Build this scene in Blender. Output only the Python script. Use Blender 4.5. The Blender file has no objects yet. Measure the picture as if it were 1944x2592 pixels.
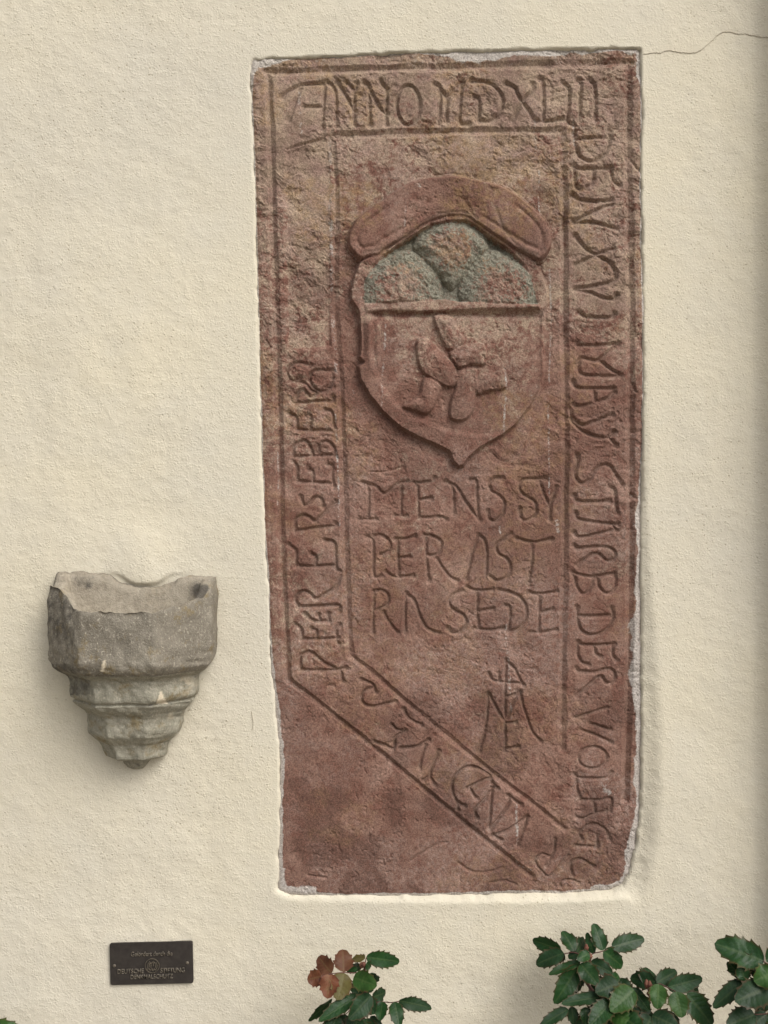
import bpy, bmesh, math, random
import numpy as np
from mathutils import Vector, Matrix

# ------------------------------------------------------------------ camera, sky, sun, exposure
S = 0.000925                 # metres per photograph pixel on the wall plane
D = 2.40                     # camera to wall
ZC = 1.55                    # camera height
CX, CY = 972.0, 1296.0       # centre of the photograph in pixels

scene = bpy.context.scene
col = scene.collection
cam_d = bpy.data.cameras.new('camera')
cam_d.sensor_fit = 'VERTICAL'
cam_d.sensor_height = 36.0
cam_d.lens = 36.0 * D / (2592 * S)
cam_d.clip_start = 0.05
cam_d.clip_end = 500
cam = bpy.data.objects.new('camera', cam_d)
cam.location = (0, -D, ZC)
cam.rotation_euler = (math.radians(90), 0, 0)
col.objects.link(cam)
scene.camera = cam

SUN_EL, SUN_AZ = 46.0, 42.0          # degrees; azimuth from the wall normal towards the right
sun_dir = Vector((math.sin(math.radians(SUN_AZ)) * math.cos(math.radians(SUN_EL)),
                  -math.cos(math.radians(SUN_AZ)) * math.cos(math.radians(SUN_EL)),
                  math.sin(math.radians(SUN_EL))))
world = bpy.data.worlds.new('World')
scene.world = world
world.use_nodes = True
nt = world.node_tree
bg = nt.nodes['Background']
sky = nt.nodes.new('ShaderNodeTexSky')
sky.sky_type = 'NISHITA'
sky.sun_disc = False
sky.sun_elevation = math.radians(SUN_EL)
sky.sun_rotation = math.atan2(sun_dir.x, sun_dir.y)
sky.air_density = 1.0
sky.dust_density = 6.0
sky.ozone_density = 1.0
hsv = nt.nodes.new('ShaderNodeHueSaturation')       # overcast: the blue is veiled
hsv.inputs['Saturation'].default_value = 0.25
nt.links.new(sky.outputs[0], hsv.inputs['Color'])
nt.links.new(hsv.outputs[0], bg.inputs['Color'])
bg.inputs['Strength'].default_value = 0.145
sun_l = bpy.data.lights.new('sun', 'SUN')
sun_l.energy = 0.95
sun_l.angle = math.radians(30)
sun_l.color = (1.0, 0.95, 0.87)
sun = bpy.data.objects.new('sun', sun_l)
sun.rotation_euler = (-sun_dir).to_track_quat('-Z', 'Y').to_euler()
sun.location = (2, -3, 5)
col.objects.link(sun)
scene.view_settings.view_transform = 'Standard'
scene.view_settings.look = 'None'
scene.view_settings.exposure = 0.30
scene.view_settings.gamma = 1.0
scene.view_settings.use_curve_mapping = False

rng = np.random.default_rng(7)
random.seed(11)

# ------------------------------------------------------------------ helpers
def W(px, py, depth=0.0):
    """pixel of the photograph at a given distance in front of the wall plane -> world point"""
    k = S * (D - depth) / D
    return Vector(((px - CX) * k, -depth, ZC - (py - CY) * k))

def link(o, parent=None):
    col.objects.link(o)
    if parent: o.parent = parent
    return o

def tag(o, label=None, cat=None, group=None, kind=None):
    if label: o['label'] = label
    if cat: o['category'] = cat
    if group: o['group'] = group
    if kind: o['kind'] = kind
    return o

def empty(name, loc=(0, 0, 0)):
    o = bpy.data.objects.new(name, None)
    o.empty_display_size = 0.05
    o.location = loc
    col.objects.link(o)
    return o

def mesh_obj(name, verts, faces, mat, parent=None, smooth=True, world_space=True):
    me = bpy.data.meshes.new(name)
    me.from_pydata([tuple(v) for v in verts], [], faces)
    me.update()
    if smooth: me.shade_smooth()
    if mat: me.materials.append(mat)
    o = bpy.data.objects.new(name, me)
    link(o, parent)
    if parent and world_space:
        o.matrix_parent_inverse = Matrix.Translation(-Vector(parent.location))
    return o

_lat = {}
def vnoise(x, y, scale, seed):
    if seed not in _lat:
        _lat[seed] = np.random.default_rng(seed).random((256, 256)).astype(np.float32)
    L = _lat[seed]
    u = x / scale; v = y / scale
    iu = np.floor(u).astype(np.int32); iv = np.floor(v).astype(np.int32)
    fu = u - iu; fv = v - iv
    fu = fu * fu * fu * (fu * (fu * 6 - 15) + 10); fv = fv * fv * fv * (fv * (fv * 6 - 15) + 10)
    a = L[iv & 255, iu & 255]; b = L[iv & 255, (iu + 1) & 255]
    c = L[(iv + 1) & 255, iu & 255]; d = L[(iv + 1) & 255, (iu + 1) & 255]
    return (a * (1 - fu) + b * fu) * (1 - fv) + (c * (1 - fu) + d * fu) * fv

def fbm(x, y, scale, seed, octs=4, gain=0.5):
    t = 0.0; amp = 1.0; tot = 0.0
    for k in range(octs):
        t = t + amp * vnoise(x + 31.7 * k, y - 17.3 * k, scale / (2.03 ** k), seed + k)
        tot += amp; amp *= gain
    return t / tot

def sstep(a, b, x):
    t = np.clip((x - a) / (b - a), 0, 1)
    return t * t * (3 - 2 * t)

def catmull(pts, n=6):
    P = [np.array(p, float) for p in pts]
    if len(P) < 3: return np.array(P)
    P = [2 * P[0] - P[1]] + P + [2 * P[-1] - P[-2]]
    out = []
    for i in range(1, len(P) - 2):
        p0, p1, p2, p3 = P[i - 1:i + 3]
        for k in range(n):
            t = k / n
            out.append(0.5 * (2 * p1 + (p2 - p0) * t + (2 * p0 - 5 * p1 + 4 * p2 - p3) * t * t + (3 * p1 - p0 - 3 * p2 + p3) * t ** 3))
    out.append(P[-2])
    return np.array(out)

def seg_dist(X, Y, pts):
    """distance to a polyline and arc parameter 0..1"""
    best = np.full(X.shape, 1e9); par = np.zeros(X.shape)
    L = np.hypot(*(np.diff(pts, axis=0).T)); tot = max(L.sum(), 1e-6); acc = 0.0
    for i in range(len(pts) - 1):
        a, b = pts[i], pts[i + 1]; d = b - a; q = max((d * d).sum(), 1e-9)
        t = np.clip(((X - a[0]) * d[0] + (Y - a[1]) * d[1]) / q, 0, 1)
        dd = np.hypot(X - a[0] - t * d[0], Y - a[1] - t * d[1])
        m = dd < best
        best[m] = dd[m]; par[m] = ((acc + t * L[i]) / tot)[m]
        acc += L[i]
    return best, par

def poly_sd(X, Y, pts):
    """signed distance, negative inside"""
    pts = np.asarray(pts, float)
    best = np.full(X.shape, 1e18); inside = np.zeros(X.shape, bool)
    n = len(pts)
    for i in range(n):
        a, b = pts[i], pts[(i + 1) % n]; d = b - a; q = max((d * d).sum(), 1e-9)
        t = np.clip(((X - a[0]) * d[0] + (Y - a[1]) * d[1]) / q, 0, 1)
        best = np.minimum(best, (X - a[0] - t * d[0]) ** 2 + (Y - a[1] - t * d[1]) ** 2)
        if a[1] != b[1]:
            c = ((a[1] > Y) != (b[1] > Y)) & (X < (b[0] - a[0]) * (Y - a[1]) / (b[1] - a[1]) + a[0])
            inside ^= c
    r = np.sqrt(best)
    return np.where(inside, -r, r)

def closed_catmull(pts, n=5):
    P = [np.array(p, float) for p in pts]; out = []; m = len(P)
    for i in range(m):
        p0, p1, p2, p3 = P[i - 1], P[i], P[(i + 1) % m], P[(i + 2) % m]
        for k in range(n):
            t = k / n
            out.append(0.5 * (2 * p1 + (p2 - p0) * t + (2 * p0 - 5 * p1 + 4 * p2 - p3) * t * t + (3 * p1 - p0 - 3 * p2 + p3) * t ** 3))
    return np.array(out)

def grid_part(name, VX, VY, VZ, facemask, mat, parent, attrs=None, NRM=None):
    """mesh from the marked cells of a height grid; shares vertex positions and normals with its neighbours"""
    ny, nx = VX.shape
    jj, ii = np.nonzero(facemask)
    if len(jj) == 0: return None
    a = jj * nx + ii
    F = np.stack([a, a + nx, a + nx + 1, a + 1], 1)
    used, inv = np.unique(F, return_inverse=True)
    F = inv.reshape(F.shape)
    co = np.stack([VX.ravel()[used], VY.ravel()[used], VZ.ravel()[used]], 1).astype(np.float32)
    me = bpy.data.meshes.new(name)
    me.vertices.add(len(co)); me.vertices.foreach_set('co', co.ravel())
    me.loops.add(F.size); me.loops.foreach_set('vertex_index', F.ravel().astype(np.int32))
    me.polygons.add(len(F))
    me.polygons.foreach_set('loop_start', np.arange(0, F.size, 4, dtype=np.int32))
    me.update(calc_edges=True)
    me.shade_smooth()
    if attrs:
        for k, A in attrs.items():
            at = me.attributes.new(k, 'FLOAT', 'POINT')
            at.data.foreach_set('value', A.ravel()[used].astype(np.float32))
    if NRM is not None:
        me.normals_split_custom_set_from_vertices(NRM.reshape(-1, 3)[used])
    me.materials.append(mat)
    o = bpy.data.objects.new(name, me)
    link(o, parent)
    if parent:
        if parent.type == 'EMPTY': o.matrix_parent_inverse = Matrix.Translation(-Vector(parent.location))
    return o

def grid_normals(VX, VY, VZ):
    P = np.stack([VX, VY, VZ], -1)
    du = np.gradient(P, axis=1); dv = np.gradient(P, axis=0)
    n = np.cross(dv, du)
    n /= np.linalg.norm(n, axis=-1, keepdims=True) + 1e-12
    return n

# ------------------------------------------------------------------ materials
class NT:
    def __init__(self, name):
        self.m = bpy.data.materials.new(name); self.m.use_nodes = True
        self.t = self.m.node_tree; self.b = self.t.nodes['Principled BSDF']
        self.co = self.n('ShaderNodeTexCoord').outputs['Object']
        geo = self.n('ShaderNodeNewGeometry'); self.co = geo.outputs['Position']
    def n(self, t, **kw):
        x = self.t.nodes.new(t)
        for k, v in kw.items(): setattr(x, k, v)
        return x
    def l(self, a, b): self.t.links.new(a, b)
    def noise(self, scale, detail=4, rough=0.55, dist=0.0, vec=None):
        x = self.n('ShaderNodeTexNoise'); x.inputs['Scale'].default_value = scale
        x.inputs['Detail'].default_value = detail; x.inputs['Roughness'].default_value = rough
        x.inputs['Distortion'].default_value = dist
        self.l(vec if vec is not None else self.co, x.inputs['Vector']); return x.outputs['Fac']
    def ramp(self, fac, stops, interp='LINEAR'):
        x = self.n('ShaderNodeValToRGB'); x.color_ramp.interpolation = interp
        e = x.color_ramp.elements
        while len(e) < len(stops): e.new(0.5)
        for el, (p, c) in zip(e, stops):
            el.position = p; el.color = (c if len(c) == 4 else (*c, 1)) if hasattr(c, '__len__') else (c, c, c, 1)
        self.l(fac, x.inputs['Fac']); return x.outputs['Color']
    def mix(self, fac, a, b, mode='MIX'):
        x = self.n('ShaderNodeMix', data_type='RGBA', blend_type=mode)
        for s, v in ((x.inputs[0], fac), (x.inputs[6], a), (x.inputs[7], b)):
            if hasattr(v, 'links'): self.l(v, s)
            elif hasattr(v, '__len__'): s.default_value = (*v, 1)
            else: s.default_value = v
        return x.outputs[2]
    def math(self, op, a, b=0.0, clamp=False):
        x = self.n('ShaderNodeMath', operation=op); x.use_clamp = clamp
        for s, v in zip(x.inputs, (a, b)):
            if hasattr(v, 'links'): self.l(v, s)
            else: s.default_value = v
        return x.outputs[0]
    def attr(self, name):
        x = self.n('ShaderNodeAttribute'); x.attribute_name = name; return x.outputs['Fac']
    def scaled(self, sx, sy, sz):
        x = self.n('ShaderNodeMapping'); x.inputs['Scale'].default_value = (sx, sy, sz)
        self.l(self.co, x.inputs['Vector']); return x.outputs[0]
    def vor(self, scale, feature='F1', vec=None, rnd=1.0):
        x = self.n('ShaderNodeTexVoronoi', feature=feature); x.inputs['Scale'].default_value = scale
        x.inputs['Randomness'].default_value = rnd
        self.l(vec if vec is not None else self.co, x.inputs['Vector']); return x.outputs['Distance']
    def bump(self, h, strength, dist, prev=None):
        x = self.n('ShaderNodeBump'); x.inputs['Strength'].default_value = strength; x.inputs['Distance'].default_value = dist
        self.l(h, x.inputs['Height'])
        if prev is not None: self.l(prev, x.inputs['Normal'])
        return x.outputs[0]
    def done(self, color=None, rough=None, normal=None, spec=0.3):
        b = self.b
        if color is not None:
            if hasattr(color, 'links'): self.l(color, b.inputs['Base Color'])
            else: b.inputs['Base Color'].default_value = (*color, 1)
        if rough is not None:
            if hasattr(rough, 'links'): self.l(rough, b.inputs['Roughness'])
            else: b.inputs['Roughness'].default_value = rough
        if normal is not None: self.l(normal, b.inputs['Normal'])
        b.inputs['Specular IOR Level'].default_value = spec
        return self.m

def mat_plaster():
    t = NT('cream_plaster')
    big = t.noise(1.1, 3, 0.5)
    mid = t.noise(6, 5, 0.62)
    c = t.ramp(big, [(0.32, (0.575, 0.535, 0.445)), (0.68, (0.632, 0.578, 0.448))])
    c = t.mix(t.math('MULTIPLY', t.ramp(mid, [(0.42, 0.0), (0.72, 1.0)]), 0.45), c, (0.56, 0.53, 0.455))
    run = t.noise(7, 4, 0.6, 0.2, t.scaled(1, 1, 0.12))               # faint rain runs
    c = t.mix(t.math('MULTIPLY', t.ramp(run, [(0.55, 0.0), (0.75, 1.0)]), 0.22), c, (0.47, 0.43, 0.35))
    grain = t.noise(430, 2, 0.6)
    c = t.mix(t.math('MULTIPLY', t.ramp(grain, [(0.32, 1.0), (0.48, 0.0)]), 0.30), c, (0.47, 0.42, 0.32))
    # open pits of the float finish, more in some areas
    pit = t.vor(105)
    dens = t.ramp(t.noise(1.7, 2, 0.5), [(0.40, 0.15), (0.58, 1.0)])
    sel = t.ramp(t.noise(140, 1, 0.5), [(0.50, 0.0), (0.57, 1.0)])
    pm = t.math('MULTIPLY', t.math('MULTIPLY', t.ramp(pit, [(0.14, 1.0), (0.27, 0.0)]), sel), dens)
    c = t.mix(t.math('MULTIPLY', pm, 0.50), c, (0.30, 0.24, 0.15))
    # sandy render: scattered rounded grains over a fine tooth
    wv = t.n('ShaderNodeVectorMath', operation='ADD')
    nz = t.n('ShaderNodeTexNoise'); nz.inputs['Scale'].default_value = 90; t.l(t.co, nz.inputs['Vector'])
    sc = t.n('ShaderNodeVectorMath', operation='SCALE'); sc.inputs['Scale'].default_value = 0.006
    t.l(nz.outputs['Color'], sc.inputs[0]); t.l(t.co, wv.inputs[0]); t.l(sc.outputs[0], wv.inputs[1])
    gr1 = t.math('SUBTRACT', 1.0, t.math('MULTIPLY', t.vor(215, vec=wv.outputs[0]), 1.25, True))
    gsel = t.ramp(t.noise(75, 2, 0.6), [(0.40, 0.1), (0.62, 1.0)])
    n2 = t.noise(520, 2, 0.65)
    h = t.math('ADD', t.math('MULTIPLY', gr1, gsel), t.math('MULTIPLY', n2, 0.55))
    h = t.math('SUBTRACT', h, t.math('MULTIPLY', pm, 0.9))
    drag = t.noise(34, 3, 0.6, 1.2, t.scaled(1, 1, 2.2))              # sweeps of the float
    nb = t.bump(drag, 0.20, 0.004)
    nb = t.bump(h, 0.50, 0.0021, nb)
    return t.done(c, 0.93, nb, 0.15)

def mat_sandstone():
    t = NT('red_sandstone')
    a = t.noise(9, 6, 0.62, 0.4)
    b = t.noise(38, 5, 0.65, 0.6)
    f = t.noise(160, 4, 0.7)
    g = t.noise(95, 5, 0.72, 0.8)
    base = t.ramp(a, [(0.28, (0.138, 0.068, 0.050)), (0.5, (0.195, 0.110, 0.083)), (0.72, (0.27, 0.172, 0.135))])
    base = t.mix(t.math('MULTIPLY', t.ramp(b, [(0.38, 1.0), (0.50, 0.0)]), 0.65), base, (0.128, 0.055, 0.040))
    pat = t.attr('patina')                 # buff weathering crust
    pn = t.math('ADD', t.math('MULTIPLY', b, 0.45), t.math('MULTIPLY', g, 0.55))
    pm = t.ramp(t.math('ADD', pn, t.math('MULTIPLY', t.math('SUBTRACT', pat, 0.5), 0.40)), [(0.47, 0.0), (0.56, 1.0)])
    pcol = t.ramp(t.noise(22, 3, 0.6), [(0.35, (0.275, 0.190, 0.152)), (0.62, (0.335, 0.258, 0.186))])
    base = t.mix(t.math('MULTIPLY', pm, 0.80), base, pcol)
    blm = t.attr('bloom')                  # pale dusty bloom on the lower stone
    bm_ = t.math('MULTIPLY', blm, t.ramp(g, [(0.40, 0.0), (0.62, 1.0)]))
    base = t.mix(t.math('MULTIPLY', bm_, 0.6), base, (0.275, 0.200, 0.170))
    dk = t.attr('blotch')                  # damp-dark blotches
    dm_ = t.math('MULTIPLY', dk, t.ramp(b, [(0.35, 0.4), (0.55, 1.0)]))
    base = t.mix(t.math('MULTIPLY', dm_, 0.7), base, (0.088, 0.044, 0.033))
    och = t.attr('ochre')
    om = t.math('MULTIPLY', t.ramp(t.noise(55, 4, 0.7), [(0.42, 0.0), (0.62, 1.0)]), och)
    base = t.mix(t.math('MULTIPLY', om, 0.55), base, (0.255, 0.165, 0.080))
    gr = t.attr('dust')                    # grey dust lying in the grooves
    gm = t.math('MULTIPLY', gr, t.ramp(t.noise(70, 3, 0.6), [(0.3, 0.25), (0.6, 1.0)]))
    base = t.mix(t.math('MULTIPLY', gm, 0.30), base, (0.20, 0.165, 0.13))
    gp = t.attr('paint')                   # remains of grey-green paint between the mounds
    gpm = t.ramp(t.math('ADD', gp, t.math('MULTIPLY', t.math('SUBTRACT', g, 0.5), 2.0)), [(0.36, 0.0), (0.62, 1.0)])
    base = t.mix(t.math('MULTIPLY', gpm, 0.85), base, t.ramp(f, [(0.35, (0.115, 0.112, 0.085)), (0.62, (0.215, 0.218, 0.172))]))
    lm = t.attr('lime')                    # lime wash smears and drips
    mixn = t.math('ADD', t.math('MULTIPLY', g, 0.6), t.math('MULTIPLY', f, 0.4))
    lmm = t.ramp(t.math('ADD', lm, t.math('MULTIPLY', t.math('SUBTRACT', mixn, 0.5), 2.6)), [(0.42, 0.0), (0.9, 1.0)])
    base = t.mix(t.math('MULTIPLY', lmm, 0.74), base, (0.47, 0.445, 0.41))
    sp = t.ramp(t.noise(300, 3, 0.6), [(0.34, 0.64), (0.5, 1.0), (0.66, 1.34)])
    base = t.mix(1.0, base, sp, 'MULTIPLY')
    h = t.math('ADD', t.math('MULTIPLY', f, 1.0), t.math('MULTIPLY', t.noise(420, 3, 0.6), 0.5))
    nb = t.bump(h, 0.7, 0.0020)
    return t.done(base, 0.88, nb, 0.2)

def mat_greystone():
    t = NT('grey_limestone')
    a = t.noise(14, 5, 0.6, 0.3)
    b = t.noise(60, 5, 0.65)
    f = t.noise(260, 3, 0.7)
    c = t.ramp(a, [(0.3, (0.150, 0.132, 0.104)), (0.55, (0.220, 0.197, 0.158)), (0.75, (0.31, 0.283, 0.23))])
    low = t.attr('lower')
    c = t.mix(t.math('MULTIPLY', low, 0.75), c, t.ramp(b, [(0.3, (0.20, 0.192, 0.145)), (0.65, (0.40, 0.382, 0.308))]))
    spk = t.ramp(t.noise(190, 3, 0.7, 0.5, t.scaled(1, 1, 0.8)), [(0.55, 0.0), (0.68, 1.0)])
    c = t.mix(t.math('MULTIPLY', spk, 0.7), c, (0.46, 0.42, 0.34))
    ocm = t.ramp(t.noise(26, 4, 0.7), [(0.56, 0.0), (0.66, 1.0)])
    c = t.mix(t.math('MULTIPLY', ocm, 0.6), c, (0.20, 0.145, 0.06))
    inn = t.attr('inner')
    c = t.mix(t.math('MULTIPLY', inn, 0.8), c, t.ramp(b, [(0.3, (0.25, 0.215, 0.165)), (0.7, (0.40, 0.355, 0.28))]))
    st = t.attr('darkening')                    # sooty stains in the bowl; darker left facet and moulding bands
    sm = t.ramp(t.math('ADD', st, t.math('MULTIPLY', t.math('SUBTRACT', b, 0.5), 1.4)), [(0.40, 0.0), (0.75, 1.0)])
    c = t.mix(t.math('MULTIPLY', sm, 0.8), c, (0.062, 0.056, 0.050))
    pl = t.attr('plasterspot')
    c = t.mix(pl, c, (0.60, 0.52, 0.39))
    h = t.math('ADD', t.math('MULTIPLY', b, 1.2), t.math('MULTIPLY', f, 0.8))
    return t.done(c, 0.88, t.bump(h, 0.9, 0.0034), 0.2)

def mat_simple(name, col1, col2, scale, rough, spec=0.3, metallic=0.0, bump=0.0, bdist=0.001):
    t = NT(name)
    n = t.noise(scale, 4, 0.6)
    c = t.ramp(n, [(0.35, col1), (0.65, col2)])
    t.b.inputs['Metallic'].default_value = metallic
    nb = t.bump(t.noise(scale * 3, 3, 0.6), bump, bdist) if bump else None
    return t.done(c, rough, nb, spec)

def mat_leaf(name, c1, c2, c3, rough=0.32):
    t = NT(name)
    obj = t.n('ShaderNodeObjectInfo').outputs['Random']
    n = t.noise(45, 4, 0.6)
    c = t.ramp(n, [(0.3, c1), (0.55, c2), (0.78, c3)])
    c = t.mix(t.math('MULTIPLY', obj, 0.55), c, t.mix(0.5, c1, (0.010, 0.020, 0.008)))
    vein = t.attr('vein')
    c = t.mix(t.math('MULTIPLY', vein, 0.22), c, t.mix(0.5, c3, (0.16, 0.17, 0.07)))
    rim = t.attr('edge')
    c = t.mix(t.math('MULTIPLY', rim, 0.5), c, (0.09, 0.028, 0.018))
    geo = t.n('ShaderNodeNewGeometry')
    c = t.mix(geo.outputs['Backfacing'], c, t.mix(0.6, c, (0.13, 0.16, 0.085)))
    nb = t.bump(t.math('ADD', t.noise(190, 3, 0.6), t.math('MULTIPLY', vein, 0.6)), 0.35, 0.0016)
    m = t.done(c, t.ramp(n, [(0.3, rough), (0.7, rough + 0.14)]), nb, 0.17)
    return m

PLASTER = mat_plaster()
STONE = mat_sandstone()
GREY = mat_greystone()
CRACK = mat_simple('crack_dirt', (0.24, 0.20, 0.145), (0.38, 0.33, 0.25), 60, 0.95, 0.1)
BRONZE = mat_simple('dark_bronze', (0.020, 0.016, 0.014), (0.034, 0.028, 0.024), 60, 0.55, 0.4, 0.0, 0.3, 0.0008)
BRONZE_L = mat_simple('worn_bronze', (0.085, 0.073, 0.057), (0.14, 0.117, 0.086), 220, 0.45, 0.5, 0.2, 0.2, 0.0006)
SOIL = mat_simple('gravelly_ground', (0.16, 0.14, 0.11), (0.30, 0.27, 0.22), 12, 0.95, 0.1, 0, 0.8, 0.02)
LEAF_G = mat_leaf('holly_leaf_green', (0.007, 0.028, 0.007), (0.012, 0.044, 0.010), (0.026, 0.074, 0.019))
LEAF_B = mat_leaf('holly_leaf_bright', (0.016, 0.048, 0.009), (0.028, 0.072, 0.014), (0.055, 0.110, 0.028))
LEAF_D = mat_leaf('holly_leaf_dark', (0.008, 0.024, 0.009), (0.012, 0.036, 0.012), (0.022, 0.055, 0.020), 0.40)
LEAF_R = mat_leaf('holly_leaf_red', (0.085, 0.026, 0.014), (0.125, 0.045, 0.022), (0.15, 0.085, 0.040), 0.42)
LEAF_Y = mat_leaf('holly_leaf_bronze', (0.080, 0.058, 0.014), (0.10, 0.085, 0.022), (0.15, 0.11, 0.04), 0.40)
STEM = mat_simple('holly_stem', (0.055, 0.022, 0.018), (0.10, 0.042, 0.032), 50, 0.6)
BUD = mat_simple('holly_bud', (0.10, 0.035, 0.025), (0.17, 0.075, 0.045), 90, 0.7)

# ------------------------------------------------------------------ ground
def build_ground():
    n = 60; ext = 60.0
    xs = np.sign(np.linspace(-1, 1, n)) * np.abs(np.linspace(-1, 1, n)) ** 3 * ext
    ys = 0.3 - np.linspace(0, 1, n) ** 3 * ext
    X, Y = np.meshgrid(xs, ys)
    Z = (fbm(X * 100 + 900, Y * 100 + 900, 40, 300) - 0.5) * 0.03
    o = grid_part('ground', X, Y, Z, np.ones((n - 1, n - 1), bool), SOIL, None)
    o.data.flip_normals()
    tag(o, kind='structure')
build_ground()

# ------------------------------------------------------------------ slab outline (photograph pixels on the wall plane)
SLAB = [(634, 160), (640, 148), (700, 146), (760, 142), (880, 138), (1000, 131), (1140, 128), (1300, 124), (1450, 122), (1615, 120), (1625, 124),
        (1626, 320), (1624, 430), (1628, 696), (1631, 820), (1631, 1000), (1629, 1180), (1625, 1260), (1626, 1500), (1627, 1700), (1630, 1840),
        (1628, 2000), (1624, 2080), (1619, 2130), (1609, 2180), (1599, 2222), (1582, 2248), (1555, 2261), (1431, 2270), (1280, 2270), (1160, 2272),
        (1042, 2274), (891, 2272), (770, 2269), (719, 2265), (702, 2256), (703, 2190), (706, 2090), (705, 2045), (707, 2008), (708, 1930), (702, 1867),
        (694, 1773), (687, 1710), (682, 1585), (679, 1490), (675, 1438), (670, 1375), (665, 1250), (661, 1093), (656, 968), (653, 843), (651, 774),
        (647, 570), (642, 413), (637, 288), (633, 190)]

def slab_plane(px, py):
    """how far the slab face lies behind the wall plane (it leans in at the lower right)"""
    u = (px - 640) / 990; v = (py - 130) / 2140
    return -0.0008 - 0.0018 * v * np.clip(u * 2, 0.3, 1) - 0.017 * np.clip(u, 0, 1) ** 2 * sstep(0.25, 1.0, v) - 0.0015 * sstep(0.9, 1.0, v)

# ------------------------------------------------------------------ wall
def wall_height(X, Y):
    h = (fbm(X + 5000, Y + 5000, 420, 40, 3) - 0.5) * 0.012
    h = h + (fbm(X + 5000, Y + 5000, 60, 45, 3) - 0.5) * 0.0028
    h = h + (fbm(X + 5000, Y + 5000, 17, 50, 2) - 0.5) * 0.0012
    # re-entrant corner at the right: the wall turns towards the viewer in a rounded angle
    t = np.clip(X - 1902, 0, None)
    h = h + np.where(t < 45, t * t / 90 * 1.45, (22.5 + (t - 45)) * 1.45).clip(0, 165) * S
    # the stone stoup: plaster dressed up around its back
    g = np.exp(-((X - 366) / 78.0) ** 2)
    lip = 1452 + 26 * np.exp(-((X - 368) / 52.0) ** 4)
    h = h + 0.010 * g * sstep(1290, 1445, Y) * (1 - sstep(lip - 3, lip + 5, Y))
    h = h + 0.003 * np.exp(-((X - 345) / 150.0) ** 2) * sstep(1300, 1450, Y) * (1 - sstep(1460, 1500, Y))
    # slab
    near = (X > 480) & (X < 1780) & (Y > 0) & (Y < 2420)
    d = np.full(X.shape, 500.0)
    Xn = X[near] + (fbm(X[near] + 900, Y[near] + 900, 26, 60, 3) - 0.5) * 8
    Yn = Y[near] + (fbm(X[near] + 300, Y[near] + 100, 26, 64, 3) - 0.5) * 8
    d[near] = poly_sd(Xn, Yn, SLAB)
    sp = slab_plane(X, Y)
    low = sstep(1200, 1900, Y)
    right = sstep(1560, 1625, X); bot = sstep(2200, 2262, Y); left = 1 - sstep(640, 760, X); top = 1 - sstep(120, 200, Y)
    wid = 8 + right * (8 + 38 * low) + bot * 6
    k = sstep(0, 1, d / wid) ** 0.8
    edge = sp + 0.0014 - 0.0012 * left
    h = h * (0.12 + 0.88 * sstep(0, 160, np.abs(d)))
    h2 = edge + (h - edge) * k
    dd = np.clip(d, 0, None)
    roll = bot * (1 - right * 0.7) * 0.0014 * sstep(0, 9, dd) * np.exp(-(np.clip(dd - 9, 0, None) / 26.0) ** 1.4) * (0.6 + 0.8 * fbm(X + 700, Y + 700, 90, 66, 2))
    h = np.where(d < wid, h2, h) + roll               # rolled plaster lip below the slab
    h = np.where(d < 0, edge - 0.05 * sstep(0, 9, -d), h)
    return h, d

def build_wall():
    fine = 5.0
    xs = np.concatenate([[-5200, -5190], np.linspace(-4200, -160, 24), np.arange(-130, 2120, fine), np.linspace(2150, 4000, 14), [5200, 5210]])
    ys = np.concatenate([[-2410, -2400], np.linspace(-2200, -160, 14), np.arange(-130, 2720, fine), np.linspace(2740, 2990, 8)])
    X, Y = np.meshgrid(xs, ys)
    H, d = wall_height(X, Y)
    H[0, :] = -0.4; H[:, 0] = -0.4; H[:, -1] = -0.4
    fx = (d[:-1, :-1] < -22) & (d[1:, 1:] < -22) & (d[1:, :-1] < -22) & (d[:-1, 1:] < -22)
    VX = (X - CX) * S; VZ = ZC - (Y - CY) * S; VY = -H
    o = grid_part('plastered_wall', VX, VY, VZ, ~fx, PLASTER, None)
    tag(o, 'cream rough plastered wall behind the carved slab and stone basin', 'wall', kind='thing')
    return o
wall = build_wall()

def ribbon(name, pts, w, mat, parent, lift=0.0012, jitter=1.2, seed=0):
    P = catmull(pts, 8)
    r = np.random.default_rng(seed)
    P = P + r.normal(0, jitter, P.shape) * np.array([0.5, 1.0])
    ht, _ = wall_height(P[:, 0].copy(), P[:, 1].copy())
    V = []; F = []
    for i, p in enumerate(P):
        a = P[max(i - 1, 0)]; b = P[min(i + 1, len(P) - 1)]
        t = (b - a) / (np.hypot(*(b - a)) + 1e-9); n = np.array([-t[1], t[0]])
        ww = w * (0.5 + 0.7 * r.random()) * (0.35 if i in (0, len(P) - 1) else 1)
        for s in (-1, 1):
            q = p + n * s * ww / 2
            V.append(((q[0] - CX) * S, -(ht[i] + lift), ZC - (q[1] - CY) * S))
        q = p
        V.append(((q[0] - CX) * S, -(ht[i] - 0.003), ZC - (q[1] - CY) * S))
        if i:
            k = 3 * i
            F += [(k - 3, k - 2, k + 1, k), (k - 2, k - 1, k + 2, k + 1), (k - 1, k - 3, k, k + 2)]
    return mesh_obj(name, V, F, mat, parent, False)

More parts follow.
